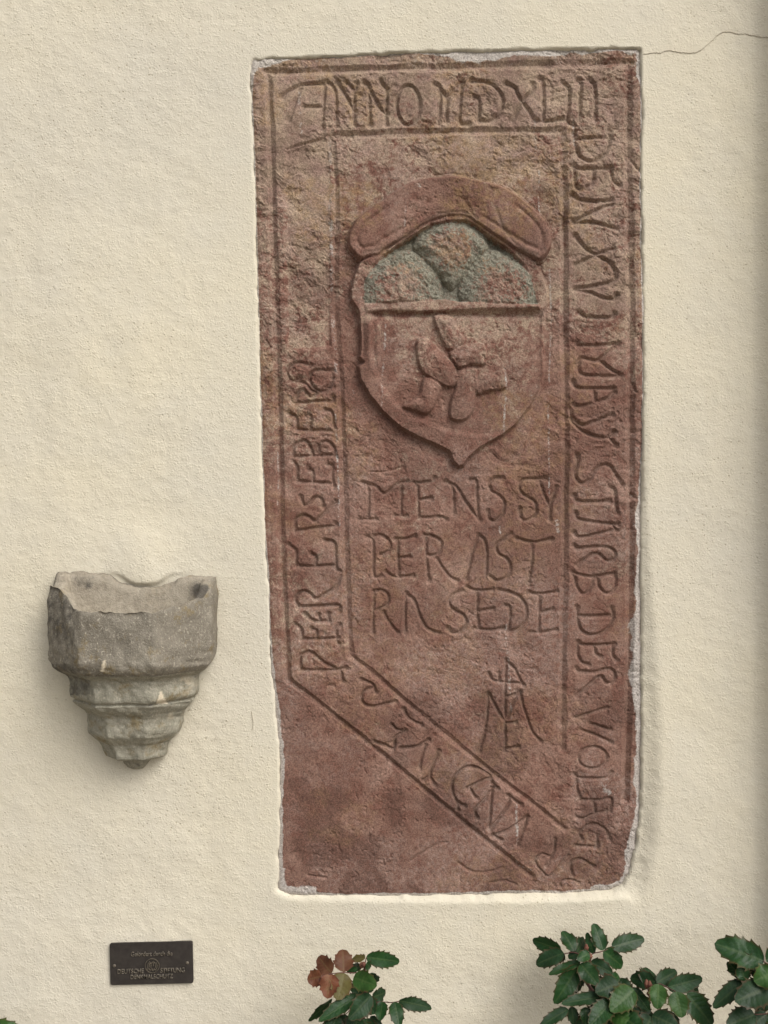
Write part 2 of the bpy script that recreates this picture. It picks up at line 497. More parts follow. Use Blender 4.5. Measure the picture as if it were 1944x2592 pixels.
ribbon('crack', [(1627, 138), (1652, 134), (1672, 134), (1690, 128), (1712, 131), (1735, 134), (1757, 134), (1775, 126), (1800, 105), (1824, 84), (1848, 80),
                 (1866, 85), (1885, 86), (1905, 90), (1922, 96), (1945, 108), (1965, 112)], 1.15, CRACK, wall, seed=1, jitter=0.9)
ribbon('crack', [(636, 1800), (641, 1830), (638, 1850)], 1.2, CRACK, wall, seed=4, jitter=0.4)
ribbon('crack', [(430, 1955), (427, 1970)], 1.4, CRACK, wall, seed=5, jitter=0.3)
ribbon('crack', [(545, 1865), (543, 1878)], 1.4, CRACK, wall, seed=6, jitter=0.3)

# ------------------------------------------------------------------ carved slab: strokes traced from the photograph
def T(ox, oy, k, strokes):
    return [[(ox + x / k, oy + y / k) for x, y in s] for s in strokes]

def ell(cx, cy, rx, ry, n=16):
    return [(cx + rx * math.cos(2 * math.pi * i / n), cy + ry * math.sin(2 * math.pi * i / n)) for i in range(n + 1)]

LET = []      # (parent key, letter, strokes, radius px, depth m)
def letters(parent, ox, oy, k, r, dep, items):
    for ch, st in items:
        LET.append((parent, ch, T(ox, oy, k, st), r, dep))

letters('band', 620, 100, 3.19, 10, 0.0075, [
    ('A', [[(300, 460), (360, 410), (450, 370), (560, 352), (640, 352)], [(440, 390), (400, 520), (350, 650)], [(640, 352), (636, 480), (622, 715)], [(478, 540), (620, 540)]]),
    ('N', [[(660, 345), (722, 400), (738, 690)], [(745, 345), (800, 430), (885, 580)], [(880, 400), (880, 690)], [(820, 345), (885, 400), (905, 360)]]),
    ('N', [[(958, 345), (1000, 400), (1006, 690)], [(1000, 400), (1075, 530), (1140, 605)], [(1140, 400), (1140, 690)], [(1095, 325), (1142, 400)]]),
    ('O', [ell(1315, 530, 92, 162)])])
letters('band', 700, 180, 1.929, 10, 0.0075, [
    ('M', [[(772, 62), (800, 95), (790, 255)], [(800, 95), (829, 126)], [(829, 126), (900, 55)], [(829, 126), (829, 245)], [(905, 52), (893, 240), (935, 260)]]),
    ('D', [[(955, 45), (1010, 48), (1060, 70), (1095, 110), (1105, 150), (1090, 200), (1050, 240), (985, 243)], [(985, 243), (988, 140), (965, 122)]]),
    ('X', [[(1120, 58), (1165, 78), (1178, 112), (1215, 165), (1258, 234)], [(1252, 62), (1250, 92), (1208, 138), (1150, 240)]]),
    ('L', [[(1285, 35), (1302, 55), (1302, 235)], [(1258, 236), (1330, 240), (1400, 232)]]),
    ('I', [[(1395, 52), (1430, 92), (1421, 235), (1450, 262)]]),
    ('I', [[(1470, 40), (1486, 66), (1478, 242)]]),
    ('I', [[(1530, 38), (1555, 85), (1555, 238)]])])
letters('band', 1430, 320, 4.424, 10, 0.0075, [
    ('D', [[(115, 138), (300, 128), (505, 128)], [(104, 60), (112, 200), (170, 330), (280, 388), (400, 345), (470, 250), (502, 130), (500, 60)]]),
    ('E', [[(108, 445), (160, 475), (330, 470), (512, 462)], [(115, 480), (110, 640), (160, 700)], [(320, 490), (312, 630), (250, 690)], [(512, 470), (535, 590), (605, 655)]]),
    ('N', [[(80, 765), (180, 820), (350, 835), (525, 822)], [(515, 868), (300, 962), (108, 1062)], [(108, 1070), (300, 1072), (430, 1098), (585, 1135)]]),
    ('X', [[(118, 1225), (220, 1350), (340, 1432), (500, 1525), (572, 1625)], [(545, 1365), (345, 1440), (120, 1545)]]),
    ('V', [[(572, 1625), (548, 1722), (320, 1788), (120, 1820)], [(120, 1825), (280, 1858), (400, 1912), (545, 1930), (575, 1890)]]),
    ('I', [[(150, 2080), (250, 2130), (500, 2142), (555, 2098)]])])
letters('band', 1430, 800, 4.424, 10, 0.007, [
    ('M', [[(140, 300), (160, 325), (320, 328), (595, 312)], [(560, 340), (395, 482), (290, 488), (190, 470), (140, 540)], [(395, 490), (500, 582), (622, 662)], [(140, 560), (185, 645), (330, 668), (500, 672), (622, 664)]]),
    ('A', [[(90, 735), (140, 800), (320, 812), (545, 815)], [(332, 830), (340, 955)], [(105, 1000), (180, 1015), (300, 982), (480, 922), (548, 850)]]),
    ('Y', [[(110, 1170), (200, 1222), (340, 1180), (525, 1108)], [(62, 1040), (90, 1180), (200, 1285), (350, 1345), (500, 1355), (560, 1300)], [(500, 1355), (572, 1440)]]),
    ('S', [[(142, 1560), (150, 1640), (120, 1760), (150, 1840), (210, 1872), (280, 1832), (350, 1722), (440, 1668), (520, 1688), (580, 1780), (655, 1895)]]),
    ('T', [[(115, 2015), (150, 2068), (300, 2080), (525, 2076)], [(520, 1925), (562, 1950), (575, 2060), (595, 2205)]])])
letters('band', 1430, 1280, 4.424, 9, 0.0062, [
    ('A', [[(130, 85), (162, 150), (350, 188), (605, 214)], [(112, 308), (162, 355), (350, 325), (552, 268)], [(548, 215), (582, 272)]]),
    ('R', [[(112, 450), (162, 482), (350, 462), (500, 475), (560, 510), (580, 552), (550, 602), (490, 622), (430, 582), (372, 542), (270, 572), (150, 672)]]),
    ('B', [[(92, 752), (200, 785), (350, 797), (562, 765)], [(112, 790), (140, 900), (200, 988), (260, 978), (300, 920), (348, 805)], [(370, 808), (400, 920), (480, 988), (550, 950), (582, 850), (562, 765)]]),
    ('D', [[(180, 1248), (350, 1246), (532, 1240)], [(145, 1145), (160, 1330), (210, 1420), (310, 1457), (430, 1432), (520, 1350), (552, 1250), (538, 1155)]]),
    ('E', [[(155, 1545), (200, 1565), (350, 1577), (560, 1560)], [(155, 1540), (152, 1680), (200, 1760), (268, 1787)], [(345, 1590), (355, 1660), (400, 1702)], [(552, 1570), (545, 1680), (592, 1742)]]),
    ('R', [[(135, 1830), (180, 1870), (350, 1872), (500, 1842), (560, 1870), (577, 1932), (530, 2002), (470, 1992), (412, 1922), (290, 2012), (180, 2112), (150, 2142)]])])
letters('band', 1430, 1760, 4.424, 8, 0.0052, [
    ('V', [[(130, 268), (300, 212), (485, 158)], [(300, 335), (420, 372), (518, 408)], [(185, 402), (300, 438), (420, 490), (535, 552)]]),
    ('O', [ell(325, 720, 160, 122)]),
    ('L', [[(128, 905), (170, 945), (350, 952), (490, 942), (538, 892)], [(150, 970), (150, 1050), (172, 1165)]]),
    ('F', [[(190, 1195), (400, 1197), (542, 1185), (525, 1325)], [(335, 1220), (357, 1342)], [(135, 1385), (220, 1402), (380, 1345), (485, 1328)]]),
    ('G', [[(200, 1645), (182, 1580), (240, 1500), (330, 1470), (410, 1485), (490, 1550), (522, 1645)], [(378, 1600), (385, 1722)], [(135, 1715), (260, 1722), (378, 1737)]]),
    ('G', [[(95, 2045), (75, 1950), (110, 1880), (180, 1860), (260, 1900), (345, 1962)]])])
letters('band', 690, 1270, 4.424, 9, 0.0066, [
    ('P', [[(312, 1880), (450, 1896), (700, 1886), (812, 1870)], [(310, 1880), (308, 1740), (380, 1685), (450, 1700), (520, 1762), (600, 1822), (680, 1868)], [(760, 1890), (782, 2005)]]),
    ('E', [[(325, 1537), (480, 1542), (725, 1532)], [(248, 1378), (312, 1420), (326, 1540)], [(440, 1425), (488, 1450), (490, 1530)], [(745, 1385), (712, 1430), (716, 1530), (735, 1600)]]),
    ('E', [[(365, 1262), (470, 1335), (620, 1340)], [(515, 1275), (535, 1335)], [(620, 1260), (625, 1340)]]),
    ('R', [[(290, 1182), (450, 1172), (725, 1164), (742, 1225)], [(287, 1172), (252, 1100), (300, 1022), (370, 1010), (440, 1050), (490, 1087), (600, 1030), (705, 955), (757, 828)]]),
    ('E', [[(265, 722), (450, 727), (692, 715)], [(175, 485), (250, 535), (262, 620), (265, 722)], [(435, 590), (482, 615), (480, 712)], [(590, 435), (690, 460), (700, 600), (712, 742), (760, 790)]]),
    ('R', [[(255, 332), (450, 302), (690, 272), (702, 250)], [(250, 325), (255, 205), (330, 157), (400, 165), (470, 215), (560, 142), (705, 5)]])])
letters('band', 690, 850, 4.916, 9, 0.0066, [
    ('S', [[(345, 2005), (370, 2080), (400, 2112), (450, 2080), (500, 2030), (560, 2008), (612, 2050), (625, 2125)]]),
    ('E', [[(310, 1810), (500, 1822), (725, 1837)], [(248, 1555), (300, 1642), (300, 1805)], [(450, 1665), (495, 1690), (495, 1812)], [(680, 1595), (740, 1622), (740, 1750), (765, 1885)]]),
    ('B', [[(258, 1507), (500, 1492), (760, 1482), (802, 1522)], [(255, 1500), (260, 1380), (340, 1310), (420, 1322), (480, 1420), (502, 1485)], [(548, 1450), (580, 1360), (650, 1310), (720, 1340), (772, 1420), (765, 1482)]]),
    ('E', [[(290, 1167), (450, 1172), (650, 1177), (735, 1182)], [(205, 968), (290, 1010), (296, 1162)], [(430, 985), (470, 1005), (465, 1162)], [(650, 922), (732, 950), (765, 1155)]]),
    ('R', [[(260, 832), (430, 827), (600, 812), (742, 802), (740, 760)], [(278, 802), (310, 710), (370, 668), (420, 710), (472, 762), (545, 705)]]),
    ('G', [[(462, 367), (340, 328), (230, 360), (178, 430), (190, 512), (260, 557), (330, 522)], [(762, 432), (540, 425), (470, 470), (460, 552), (520, 652), (610, 692), (690, 652), (737, 560), (732, 450)], [(200, 562), (380, 575), (470, 662), (530, 695)]])])
letters('field', 880, 1180, 2.9625, 8.5, 0.0058, [
    ('M', [[(108, 122), (155, 160), (150, 385)], [(150, 140), (210, 150), (280, 207), (360, 140), (450, 115)], [(402, 130), (400, 372)], [(90, 402), (205, 395)], [(355, 372), (435, 377)]]),
    ('E', [[(490, 120), (525, 160), (530, 392)], [(490, 125), (620, 117), (652, 88)], [(535, 252), (622, 240)], [(545, 392), (690, 380), (738, 402)]]),
    ('N', [[(728, 115), (788, 160), (796, 355)], [(738, 115), (820, 160), (900, 290), (992, 405)], [(918, 105), (965, 110), (970, 250), (982, 385)]]),
    ('S', [[(1162, 90), (1100, 90), (1065, 130), (1080, 185), (1140, 220), (1177, 270), (1165, 350), (1110, 412), (1060, 390), (1055, 340)]]),
    ('S', [[(1492, 95), (1380, 95), (1310, 105), (1288, 160), (1320, 212), (1400, 262), (1422, 320), (1400, 382), (1340, 407), (1300, 382), (1288, 318)]]),
    ('V', [[(1448, 118), (1480, 220), (1520, 302), (1520, 402)], [(1572, 158), (1520, 312)]]),
    ('P', [[(138, 528), (190, 570), (195, 820), (258, 825)], [(190, 527), (260, 520), (315, 570), (310, 632), (250, 667)]]),
    ('E', [[(358, 550), (430, 548), (505, 528)], [(375, 560), (380, 822)], [(385, 692), (462, 680)], [(285, 798), (360, 832), (492, 825)]]),
    ('R', [[(588, 540), (590, 700), (610, 862)], [(578, 520), (640, 525), (702, 570), (692, 640), (640, 672), (600, 672)], [(660, 680), (710, 762), (770, 832), (822, 862)]]),
    ('A', [[(982, 530), (940, 640), (910, 762), (888, 855)], [(985, 522), (1028, 560), (1045, 660), (1040, 842)]]),
    ('S', [[(1225, 508), (1170, 552), (1120, 592), (1130, 652), (1190, 692), (1222, 742), (1210, 822), (1130, 862), (1068, 830)]]),
    ('T', [[(1268, 543), (1400, 572), (1532, 550)], [(1385, 580), (1385, 730), (1360, 875)]]),
    ('R', [[(195, 960), (190, 1100), (188, 1255)], [(198, 945), (250, 930), (302, 970), (290, 1042), (208, 1087)], [(268, 1098), (310, 1172), (372, 1250)]]),
    ('A', [[(440, 958), (430, 1080), (430, 1245)], [(440, 968), (500, 1010), (540, 1122), (600, 1222), (685, 1258)]]),
    ('S', [[(865, 938), (790, 970), (763, 1030), (800, 1082), (870, 1122), (892, 1182), (850, 1242), (790, 1254), (752, 1218)]]),
    ('E', [[(898, 913), (980, 937), (1092, 930)], [(975, 960), (975, 1080), (985, 1222)], [(990, 1092), (1092, 1075)], [(955, 1224), (1080, 1234), (1175, 1220)]]),
    ('D', [[(1138, 935), (1230, 950), (1310, 1000), (1347, 1080), (1330, 1172), (1270, 1232), (1210, 1252)], [(1188, 1050), (1222, 1072), (1210, 1252)]]),
    ('E', [[(1363, 955), (1460, 962), (1582, 945)], [(1445, 980), (1440, 1242)], [(1460, 1102), (1542, 1080)], [(1368, 1252), (1460, 1254), (1575, 1235)]])])
letters('field', 880, 1640, 2.9625, 7.5, 0.0062, [
    ('monogram', [[(1192, 98), (1185, 400), (1187, 782)], [(1200, 113), (1260, 170), (1322, 288)], [(1060, 198), (1110, 255), (1292, 275)], [(1140, 200), (1140, 252)],
                  [(1060, 350), (1055, 450), (1030, 642), (988, 785)], [(1064, 353), (1110, 440), (1185, 552), (1240, 430), (1296, 338)], [(1295, 343), (1330, 470), (1390, 632), (1455, 715)],
                  [(1190, 377), (1252, 360)], [(1190, 572), (1265, 570)], [(1190, 772), (1282, 753)]])])
letters('diagonal', 880, 1640, 2.9625, 8, 0.0068, [
    ('S', [[(100, 240), (180, 270), (210, 332)], [(180, 300), (110, 340), (110, 410), (190, 440), (360, 405)]]),
    ('E', [[(195, 708), (280, 732), (342, 757), (360, 672), (432, 622)], [(330, 580), (370, 615), (402, 622)], [(420, 460), (460, 530), (548, 582)]]),
    ('L', [[(398, 757), (520, 740), (605, 698)], [(580, 730), (535, 902)]]),
    ('I', [[(682, 778), (640, 880), (618, 960), (652, 1032)], [(618, 960), (570, 1000)]]),
    ('G', [[(1075, 967), (990, 915), (910, 898), (830, 940), (788, 1010), (790, 1100), (830, 1172), (875, 1192)], [(1075, 978), (1000, 1010), (897, 1062)], [(918, 1068), (968, 1135)], [(832, 1172), (825, 1220)]]),
    ('E', [[(1085, 1018), (1122, 1058)], [(1102, 1050), (1030, 1142), (958, 1222), (972, 1285)]]),
    ('N', [[(1087, 1062), (1075, 1200), (1062, 1360)], [(1222, 1132), (1200, 1202), (1070, 1372)], [(1208, 1118), (1302, 1188)]]),
    ('V', [[(1352, 1280), (1230, 1362), (1088, 1422)], [(1352, 1280), (1320, 1382), (1280, 1485)], [(1090, 1412), (1152, 1452)]])])
letters('diagonal', 1160, 2000, 3.318, 6, 0.0042, [
    ('R', [[(822, 428), (810, 540), (748, 655)], [(650, 640), (660, 590), (720, 555), (782, 580)], [(650, 620), (700, 690), (772, 742), (860, 652), (932, 568)]]),
    ('S', [[(952, 690), (948, 640), (1000, 600), (1080, 615), (1145, 665)], [(868, 835), (880, 790), (940, 775), (1025, 802)]])])

G_OUTER = [[(673, 181), (800, 178), (960, 172), (1140, 168), (1400, 161), (1597, 156)],
           [(1592, 158), (1590, 420), (1594, 560), (1597, 800), (1598, 1100), (1598, 1400), (1596, 1700), (1592, 1900), (1588, 2030)],
           [(677, 181), (683, 294), (690, 507), (695, 727), (698, 811), (705, 1062), (709, 1281), (715, 1465), (722, 1585), (727, 1705), (732, 1723)]]
G_INNER = [[(842, 341), (1000, 338), (1140, 333), (1300, 331), (1424, 329)],
           [(1424, 331), (1429, 570), (1429, 780), (1432, 960), (1433, 1125), (1430, 1460), (1427, 1700), (1426, 1900)],
           [(839, 345), (846, 430), (849, 507), (848, 640), (847, 790), (855, 900), (861, 968), (868, 1156), (874, 1407), (877, 1480), (881, 1585), (886, 1660)]]
G_DIAG = [[(886, 1660), (950, 1710), (1015, 1767), (1123, 1856), (1245, 1958), (1340, 2030), (1432, 2104)],
          [(732, 1723), (820, 1790), (920, 1870), (1050, 1978), (1180, 2088), (1270, 2160), (1349, 2224)]]

def s1(L): return [(840 + x / 2.765, 420 + y / 2.765) for x, y in L]
def s2(L): return [(840 + x / 2.765, 780 + y / 2.765) for x, y in L]
MANTLE = closed_catmull(s1([(106, 520), (135, 435), (200, 350), (330, 255), (450, 170), (560, 112), (700, 82), (850, 75), (1000, 95), (1180, 142), (1300, 210), (1420, 310), (1500, 400),
             (1537, 500), (1530, 580), (1490, 645), (1440, 672), (1400, 650), (1330, 622), (1215, 555), (1110, 485), (1000, 412), (940, 372), (820, 366), (740, 385), (640, 432),
             (530, 512), (400, 580), (330, 640), (270, 645), (200, 662), (150, 620), (115, 575)]), 3)
SHIELD = np.array(s1([(205, 655), (175, 690), (148, 760), (120, 870), (128, 950), (172, 1010)]) +
                  s2([(180, 40), (190, 180), (188, 290), (178, 350), (212, 378), (172, 400), (190, 500), (260, 622), (350, 732), (480, 850), (620, 922), (740, 972), (815, 1010), (840, 1080), (885, 1122),
                      (930, 1112), (968, 1052), (1050, 982), (1200, 900), (1300, 820), (1400, 690), (1470, 560), (1497, 430), (1493, 250), (1500, 30)]) +
                  s1([(1522, 960), (1518, 870), (1490, 780), (1442, 676), (1330, 560), (1100, 430), (940, 340), (820, 335), (640, 400), (400, 560)]))
CHIEF = np.array(s1([(220, 930), (228, 800), (300, 690), (380, 622), (560, 500), (700, 420), (820, 392), (940, 392), (1000, 425), (1100, 500), (1220, 580), (1330, 680), (1400, 780),
                     (1430, 900), (1445, 975), (1300, 975), (1100, 965), (900, 955), (780, 940), (600, 955), (370, 968), (230, 972)]))
LEDGE = np.array(s1([(228, 970), (370, 966), (600, 953), (780, 938), (900, 953), (1100, 962), (1300, 972), (1446, 968), (1452, 1000), (1300, 1006), (1100, 1005), (900, 1012), (780, 1022), (600, 1026), (400, 1018), (240, 1030)]))
LOWER = np.array(s2([(285, 30), (1480, 15), (1478, 240), (1480, 430), (1455, 550), (1385, 680), (1290, 800), (1180, 880), (1040, 900), (800, 860), (560, 760), (440, 670), (350, 560), (300, 420), (270, 300), (290, 180)]))
BONES = [s2(p) for p in (
    [(705, 60), (760, 40), (835, 55), (872, 130), (932, 220), (900, 272), (830, 300), (790, 272), (740, 170)],
    [(815, 315), (870, 280), (940, 255), (1065, 250), (1082, 392), (960, 402), (890, 428), (840, 372)],
    [(588, 240), (640, 203), (700, 240), (780, 310), (872, 430), (862, 545), (795, 555), (720, 512), (640, 462), (598, 380)],
    [(880, 440), (1000, 420), (1018, 470), (1012, 560), (1000, 700), (940, 782), (850, 790), (818, 745), (830, 640), (860, 560)],
    [(1018, 470), (1120, 455), (1205, 425), (1222, 450), (1227, 562), (1100, 582), (1008, 607)],
    [(648, 482), (765, 540), (742, 640), (700, 722), (650, 747), (590, 728), (488, 692), (560, 640), (612, 590)])]
PANEL = [(724, 385), (760, 366), (822, 350), (836, 352), (840, 500), (838, 760), (838, 875), (790, 884), (740, 882), (726, 888), (722, 700), (722, 520)]   # dressed-back strip without letters

def build_slab():
    step = 1.7
    xs = np.arange(618, 1646, step); ys = np.arange(106, 2290, step)
    X, Y = np.meshgrid(xs, ys)
    ny, nx = X.shape
    d0 = poly_sd(X, Y, SLAB)
    wx = X + (fbm(X, Y, 14, 100, 2) - 0.5) * 2.0; wy = Y + (fbm(X, Y, 14, 104, 2) - 0.5) * 2.0
    H = np.zeros(X.shape); lab = np.zeros(X.shape, np.int32)
    patina = np.zeros(X.shape); ochre = np.zeros(X.shape); dust = np.zeros(X.shape); paint = np.zeros(X.shape); lime = np.zeros(X.shape)

    def win(pts, m):
        p = np.asarray(pts); x0, y0 = p.min(0) - m; x1, y1 = p.max(0) + m
        i0 = max(int((x0 - xs[0]) / step), 0); i1 = min(int((x1 - xs[0]) / step) + 2, nx)
        j0 = max(int((y0 - ys[0]) / step), 0); j1 = min(int((y1 - ys[0]) / step) + 2, ny)
        return slice(j0, j1), slice(i0, i1)

    # --- regions
    inner_poly = [(842, 341), (1424, 330), (1429, 570), (1433, 1125), (1430, 1460), (1426, 1900), (1430, 2102), (1245, 1957), (1015, 1767), (886, 1660), (876, 1460), (868, 1156), (861, 968), (847, 790), (849, 507)]
    outer_poly = [(675, 180), (1140, 168), (1594, 158), (1592, 420), (1597, 800), (1598, 1400), (1592, 1900), (1586, 2050), (1600, 2300), (1440, 2300), (1349, 2224), (1180, 2088), (920, 1870), (732, 1723), (715, 1465), (705, 1062), (695, 727), (684, 294)]
    diag_poly = [(732, 1723), (886, 1660), (1015, 1767), (1245, 1957), (1430, 2102), (1440, 2300), (1349, 2224), (1180, 2088), (920, 1870)]
    low_poly = [(600, 1723), (732, 1723), (920, 1870), (1180, 2088), (1349, 2224), (1440, 2330), (600, 2330)]
    PARTS = {}
    def newlab(name, parent, sub=None):
        k = len(PARTS) + 1; PARTS[k] = (name, parent, sub); return k
    K_RIM = newlab('rim', None); K_BAND = newlab('inscription_band', None); K_FIELD = newlab('central_field', None)
    K_DIAG = newlab('diagonal_band', None); K_LOW = newlab('lower_panel', None); K_ARMS = newlab('coat_of_arms', None); K_MANT = newlab('mantling', K_ARMS)
    KEY = {'band': K_BAND, 'field': K_FIELD, 'diagonal': K_DIAG}
    din = poly_sd(X, Y, inner_poly); dout = poly_sd(X, Y, outer_poly); dlow = poly_sd(X, Y, low_poly)
    lab[:] = K_RIM
    lab[dlow < 0] = K_LOW
    lab[dout < 0] = K_BAND
    lab[poly_sd(X, Y, diag_poly) < 0] = K_DIAG
    lab[din < 0] = K_FIELD
    H -= 0.0025 * sstep(4, -14, din)                      # the field lies a little lower than the band
    H -= 0.0035 * sstep(6, -10, dlow)

    # --- coat of arms
    sl = win(SHIELD, 60); x, y = wx[sl], wy[sl]
    dsh = poly_sd(x, y, SHIELD)
    ext = sstep(15, 0, dsh)
    fade = 0.45 + 0.55 * sstep(1400, 1150, x)             # the right edge dies into the field
    h = 0.0135 * sstep(1.5, -6, dsh) * fade
    # ground cut away around the shield on the left
    H[sl] -= 0.005 * np.exp(-np.clip(dsh, 0, None) / 30.0) * (dsh > -6)
    dlo = poly_sd(x, y, LOWER)
    h -= 0.006 * sstep(8, -10, dlo)
    # two fillets on the left flank of the shield
    for fx in (935, 955):
        h += 0.0035 * np.exp(-((x - fx - (y - 860) * 0.02) / 6.5) ** 2) * sstep(800, 830, y) * sstep(960, 900, y)
    h -= 0.004 * np.exp(-((x - 920) / 5.0) ** 2) * sstep(800, 830, y) * sstep(930, 890, y)
    H[sl] += h
    lab[sl][dsh < 2] = K_ARMS
    # chief with the three mounds
    sl = win(CHIEF, 30); x, y = wx[sl], wy[sl]
    dc = poly_sd(x, y, CHIEF)
    m = sstep(5, -6, dc)
    H[sl] -= 0.015 * m + 0.010 * sstep(4, -3, dc) * sstep(-26, -6, dc) * sstep(700, 640, y)
    moundk = []
    def dome(cx, cy, rx, ry, hh, low=1.0):
        q = np.sqrt(((x - cx) / rx) ** 2 + (np.where(y > cy, (y - cy) / (ry * low), (y - cy) / ry)) ** 2)
        return hh * np.sqrt(np.clip(1 - q ** 2, 0, 1)), q
    doms = []
    for (cx, cy, rx, ry, hh, lw) in ((840 + 470 / 2.765, 420 + 880 / 2.765, 112, 108, 0.025, 0.7), (840 + 1185 / 2.765, 420 + 870 / 2.765, 110, 108, 0.025, 0.7), (840 + 835 / 2.765, 420 + 575 / 2.765, 98, 80, 0.027, 1.34)):
        qx = cx
        if lw > 1:      # the upper mound narrows to a point below
            nar = 1 - 0.75 * np.clip((y - cy) / (ry * lw), 0, 1)
            q = np.sqrt(((x - cx) / (rx * nar)) ** 2 + (np.where(y > cy, (y - cy) / (ry * lw), (y - cy) / ry)) ** 2)
            dm = hh * np.sqrt(np.clip(1 - q ** 2, 0, 1))
        else:
            dm, q = dome(cx, cy, rx, ry, hh, lw)
        doms.append((dm, q))
    best = np.maximum.reduce([a for a, _ in doms])
    rough = (fbm(x, y, 13, 140, 3, 0.6) - 0.5) * 0.008 + (fbm(x, y, 34, 145, 2) - 0.5) * 0.005
    sub = H[sl] + m * (best + rough * sstep(0.0, 0.012, best))
    H[sl] = sub
    for i, (a, q) in enumerate(doms):
        k = newlab('mound', K_ARMS); z = lab[sl]
        z[(a >= best - 1e-9) & (q < 0.97) & (dc < -3)] = k
    qmin = np.minimum.reduce([q for _, q in doms])
    paint[sl] = np.maximum(paint[sl], m * (0.30 + 0.42 * sstep(0.25, 0.85, qmin)))
    # ledge under the mounds
    sl = win(LEDGE, 25); x, y = wx[sl], wy[sl]
    dl = poly_sd(x, y, LEDGE)
    H[sl] = np.maximum(H[sl], H[sl] * (1 - sstep(4, -5, dl)) + 0.0150 * sstep(4, -5, dl))
    H[sl] -= 0.006 * np.exp(-((y - 797) / 7.0) ** 2) * sstep(925, 960, x) * sstep(1370, 1340, x) * (dl > 0)
    k = newlab('ledge', K_ARMS); lab[sl][dl < 0] = k
    # mantling arch over the shield
    sl = win(MANTLE, 60); x, y = wx[sl], wy[sl]
    dm = poly_sd(x, y, MANTLE)
    hm = 0.0165 * sstep(2, -9, dm) ** 0.8
    hm = hm - 0.0035 * np.exp(-((dm + 26) / 5.0) ** 2) * sstep(560, 600, y + 0.35 * np.abs(x - 1140)) 
    H[sl] = np.where(dm < 5, np.maximum(H[sl], hm), H[sl])
    H[sl] -= 0.004 * np.exp(-np.clip(dm, 0, None) / 22.0) * (dm > 0) * (poly_sd(x, y, SHIELD) > 2)
    lab[sl][dm < 0] = K_MANT
    for ln in ([(230, 620), (330, 600), (430, 560), (560, 470), (680, 385), (780, 345), (880, 335), (960, 350), (1010, 380)], [(1140, 300), (1165, 380), (1205, 460), (1270, 545), (1330, 600), (1425, 632)]):
        q, _ = seg_dist(x, y, catmull(s1(ln)))
        H[sl] -= 0.0022 * np.clip(1 - q / 7, 0, 1)
        dust[sl] = np.maximum(dust[sl], 0.9 * np.clip(1 - q / 10, 0, 1))
    for ax, ay in ((1063, 510), (1085, 516)):
        H[sl] -= 0.004 * np.clip(1 - np.hypot(x - ax, (y - ay) * 1.4) / 14, 0, 1)
    # bones
    for b in BONES:
        pb = closed_catmull(b, 3)
        sl = win(pb, 20); x, y = wx[sl], wy[sl]
        db = poly_sd(x, y, pb)
        H[sl] += 0.0105 * sstep(1.5, -6, db) ** 0.8 + 0.004 * sstep(-4, -26, db)
        k = newlab('bone', K_ARMS); lab[sl][db < 0] = k

    # --- strip dressed back, without letters
    sl = win(PANEL, 20); dp = poly_sd(wx[sl], wy[sl], PANEL)
    H[sl] -= 0.006 * sstep(5, -7, dp); patina[sl] += 0.2 * sstep(0, -8, dp)
    # --- border grooves
    G = np.zeros(X.shape)
    for grp, r, dep in ((G_OUTER, 12, 0.0070), (G_INNER, 11.5, 0.0070), (G_DIAG, 9, 0.0062)):
        for g in grp:
            p = catmull(g, 5); sl = win(p, r + 8)
            q, t = seg_dist(wx[sl], wy[sl], p)
            er = 0.72 + 0.5 * fbm(X[sl], Y[sl], 55, 160, 3)
            v = np.clip(1 - q / (r * er), 0, 1)
            G[sl] = np.maximum(G[sl], 1.2 * dep * v ** 0.8 * (0.6 + 0.7 * fbm(X[sl], Y[sl], 90, 165, 2)))
            dust[sl] = np.maximum(dust[sl], 0.35 * np.clip(1 - q / (r * 1.1), 0, 1))
    # --- letters
    for parent, ch, strokes, r, dep in LET:
        kl = newlab('monogram' if ch == 'monogram' else 'letter', KEY[parent])
        for s in strokes:
            p = catmull(s, 5); sl = win(p, r * 1.6 + 8)
            q, t = seg_dist(wx[sl], wy[sl], p)
            rr = r * 0.84 * (0.84 + 0.45 * np.abs(2 * t - 1) ** 6) * (0.92 + 0.16 * fbm(X[sl], Y[sl], 30, 170, 2))
            v = np.clip(1 - q / rr, 0, 1)
            G[sl] = np.maximum(G[sl], 1.12 * dep * v ** 0.9 * (0.8 + 0.4 * fbm(X[sl], Y[sl], 40, 175, 2)))
            dust[sl] = np.maximum(dust[sl], 0.75 * np.clip(1 - q / (rr * 1.15), 0, 1))
            z = lab[sl]; z[q < rr * 0.92] = kl
    H -= G

    # --- weathering: flaking skins, pits, tool marks
    rough_amt = 0.45 + 0.55 * sstep(1500, 700, Y) + 0.25 * sstep(1900, 2200, Y)
    smooth_low = sstep(6, -30, dlow)
    calm = np.ones(X.shape)
    for pg, amt in ((SHIELD, 0.45), (MANTLE, 0.45)):
        sl = win(pg, 10); calm[sl] = np.minimum(calm[sl], 1 - amt * sstep(4, -6, poly_sd(X[sl], Y[sl], pg)))
    rough_amt = rough_amt * calm
    fx_, fy_ = X + (fbm(X, Y, 40, 180, 3) - 0.5) * 40, Y + (fbm(X, Y, 40, 185, 3) - 0.5) * 40
    def terrace(scale, seed, n, sharp, sx=1.0, sy=1.0):
        v = fbm(fx_ * sx, fy_ * sy, scale, seed, 3) * n
        f = v - np.floor(v)
        return (np.floor(v) + sstep(1 - sharp, 1, f)) / n
    H += (terrace(150, 200, 9, 0.06) - 0.5) * 0.010 * (0.8 - 0.3 * smooth_low) * calm
    mask = sstep(0.40, 0.58, fbm(X, Y, 120, 230, 3))
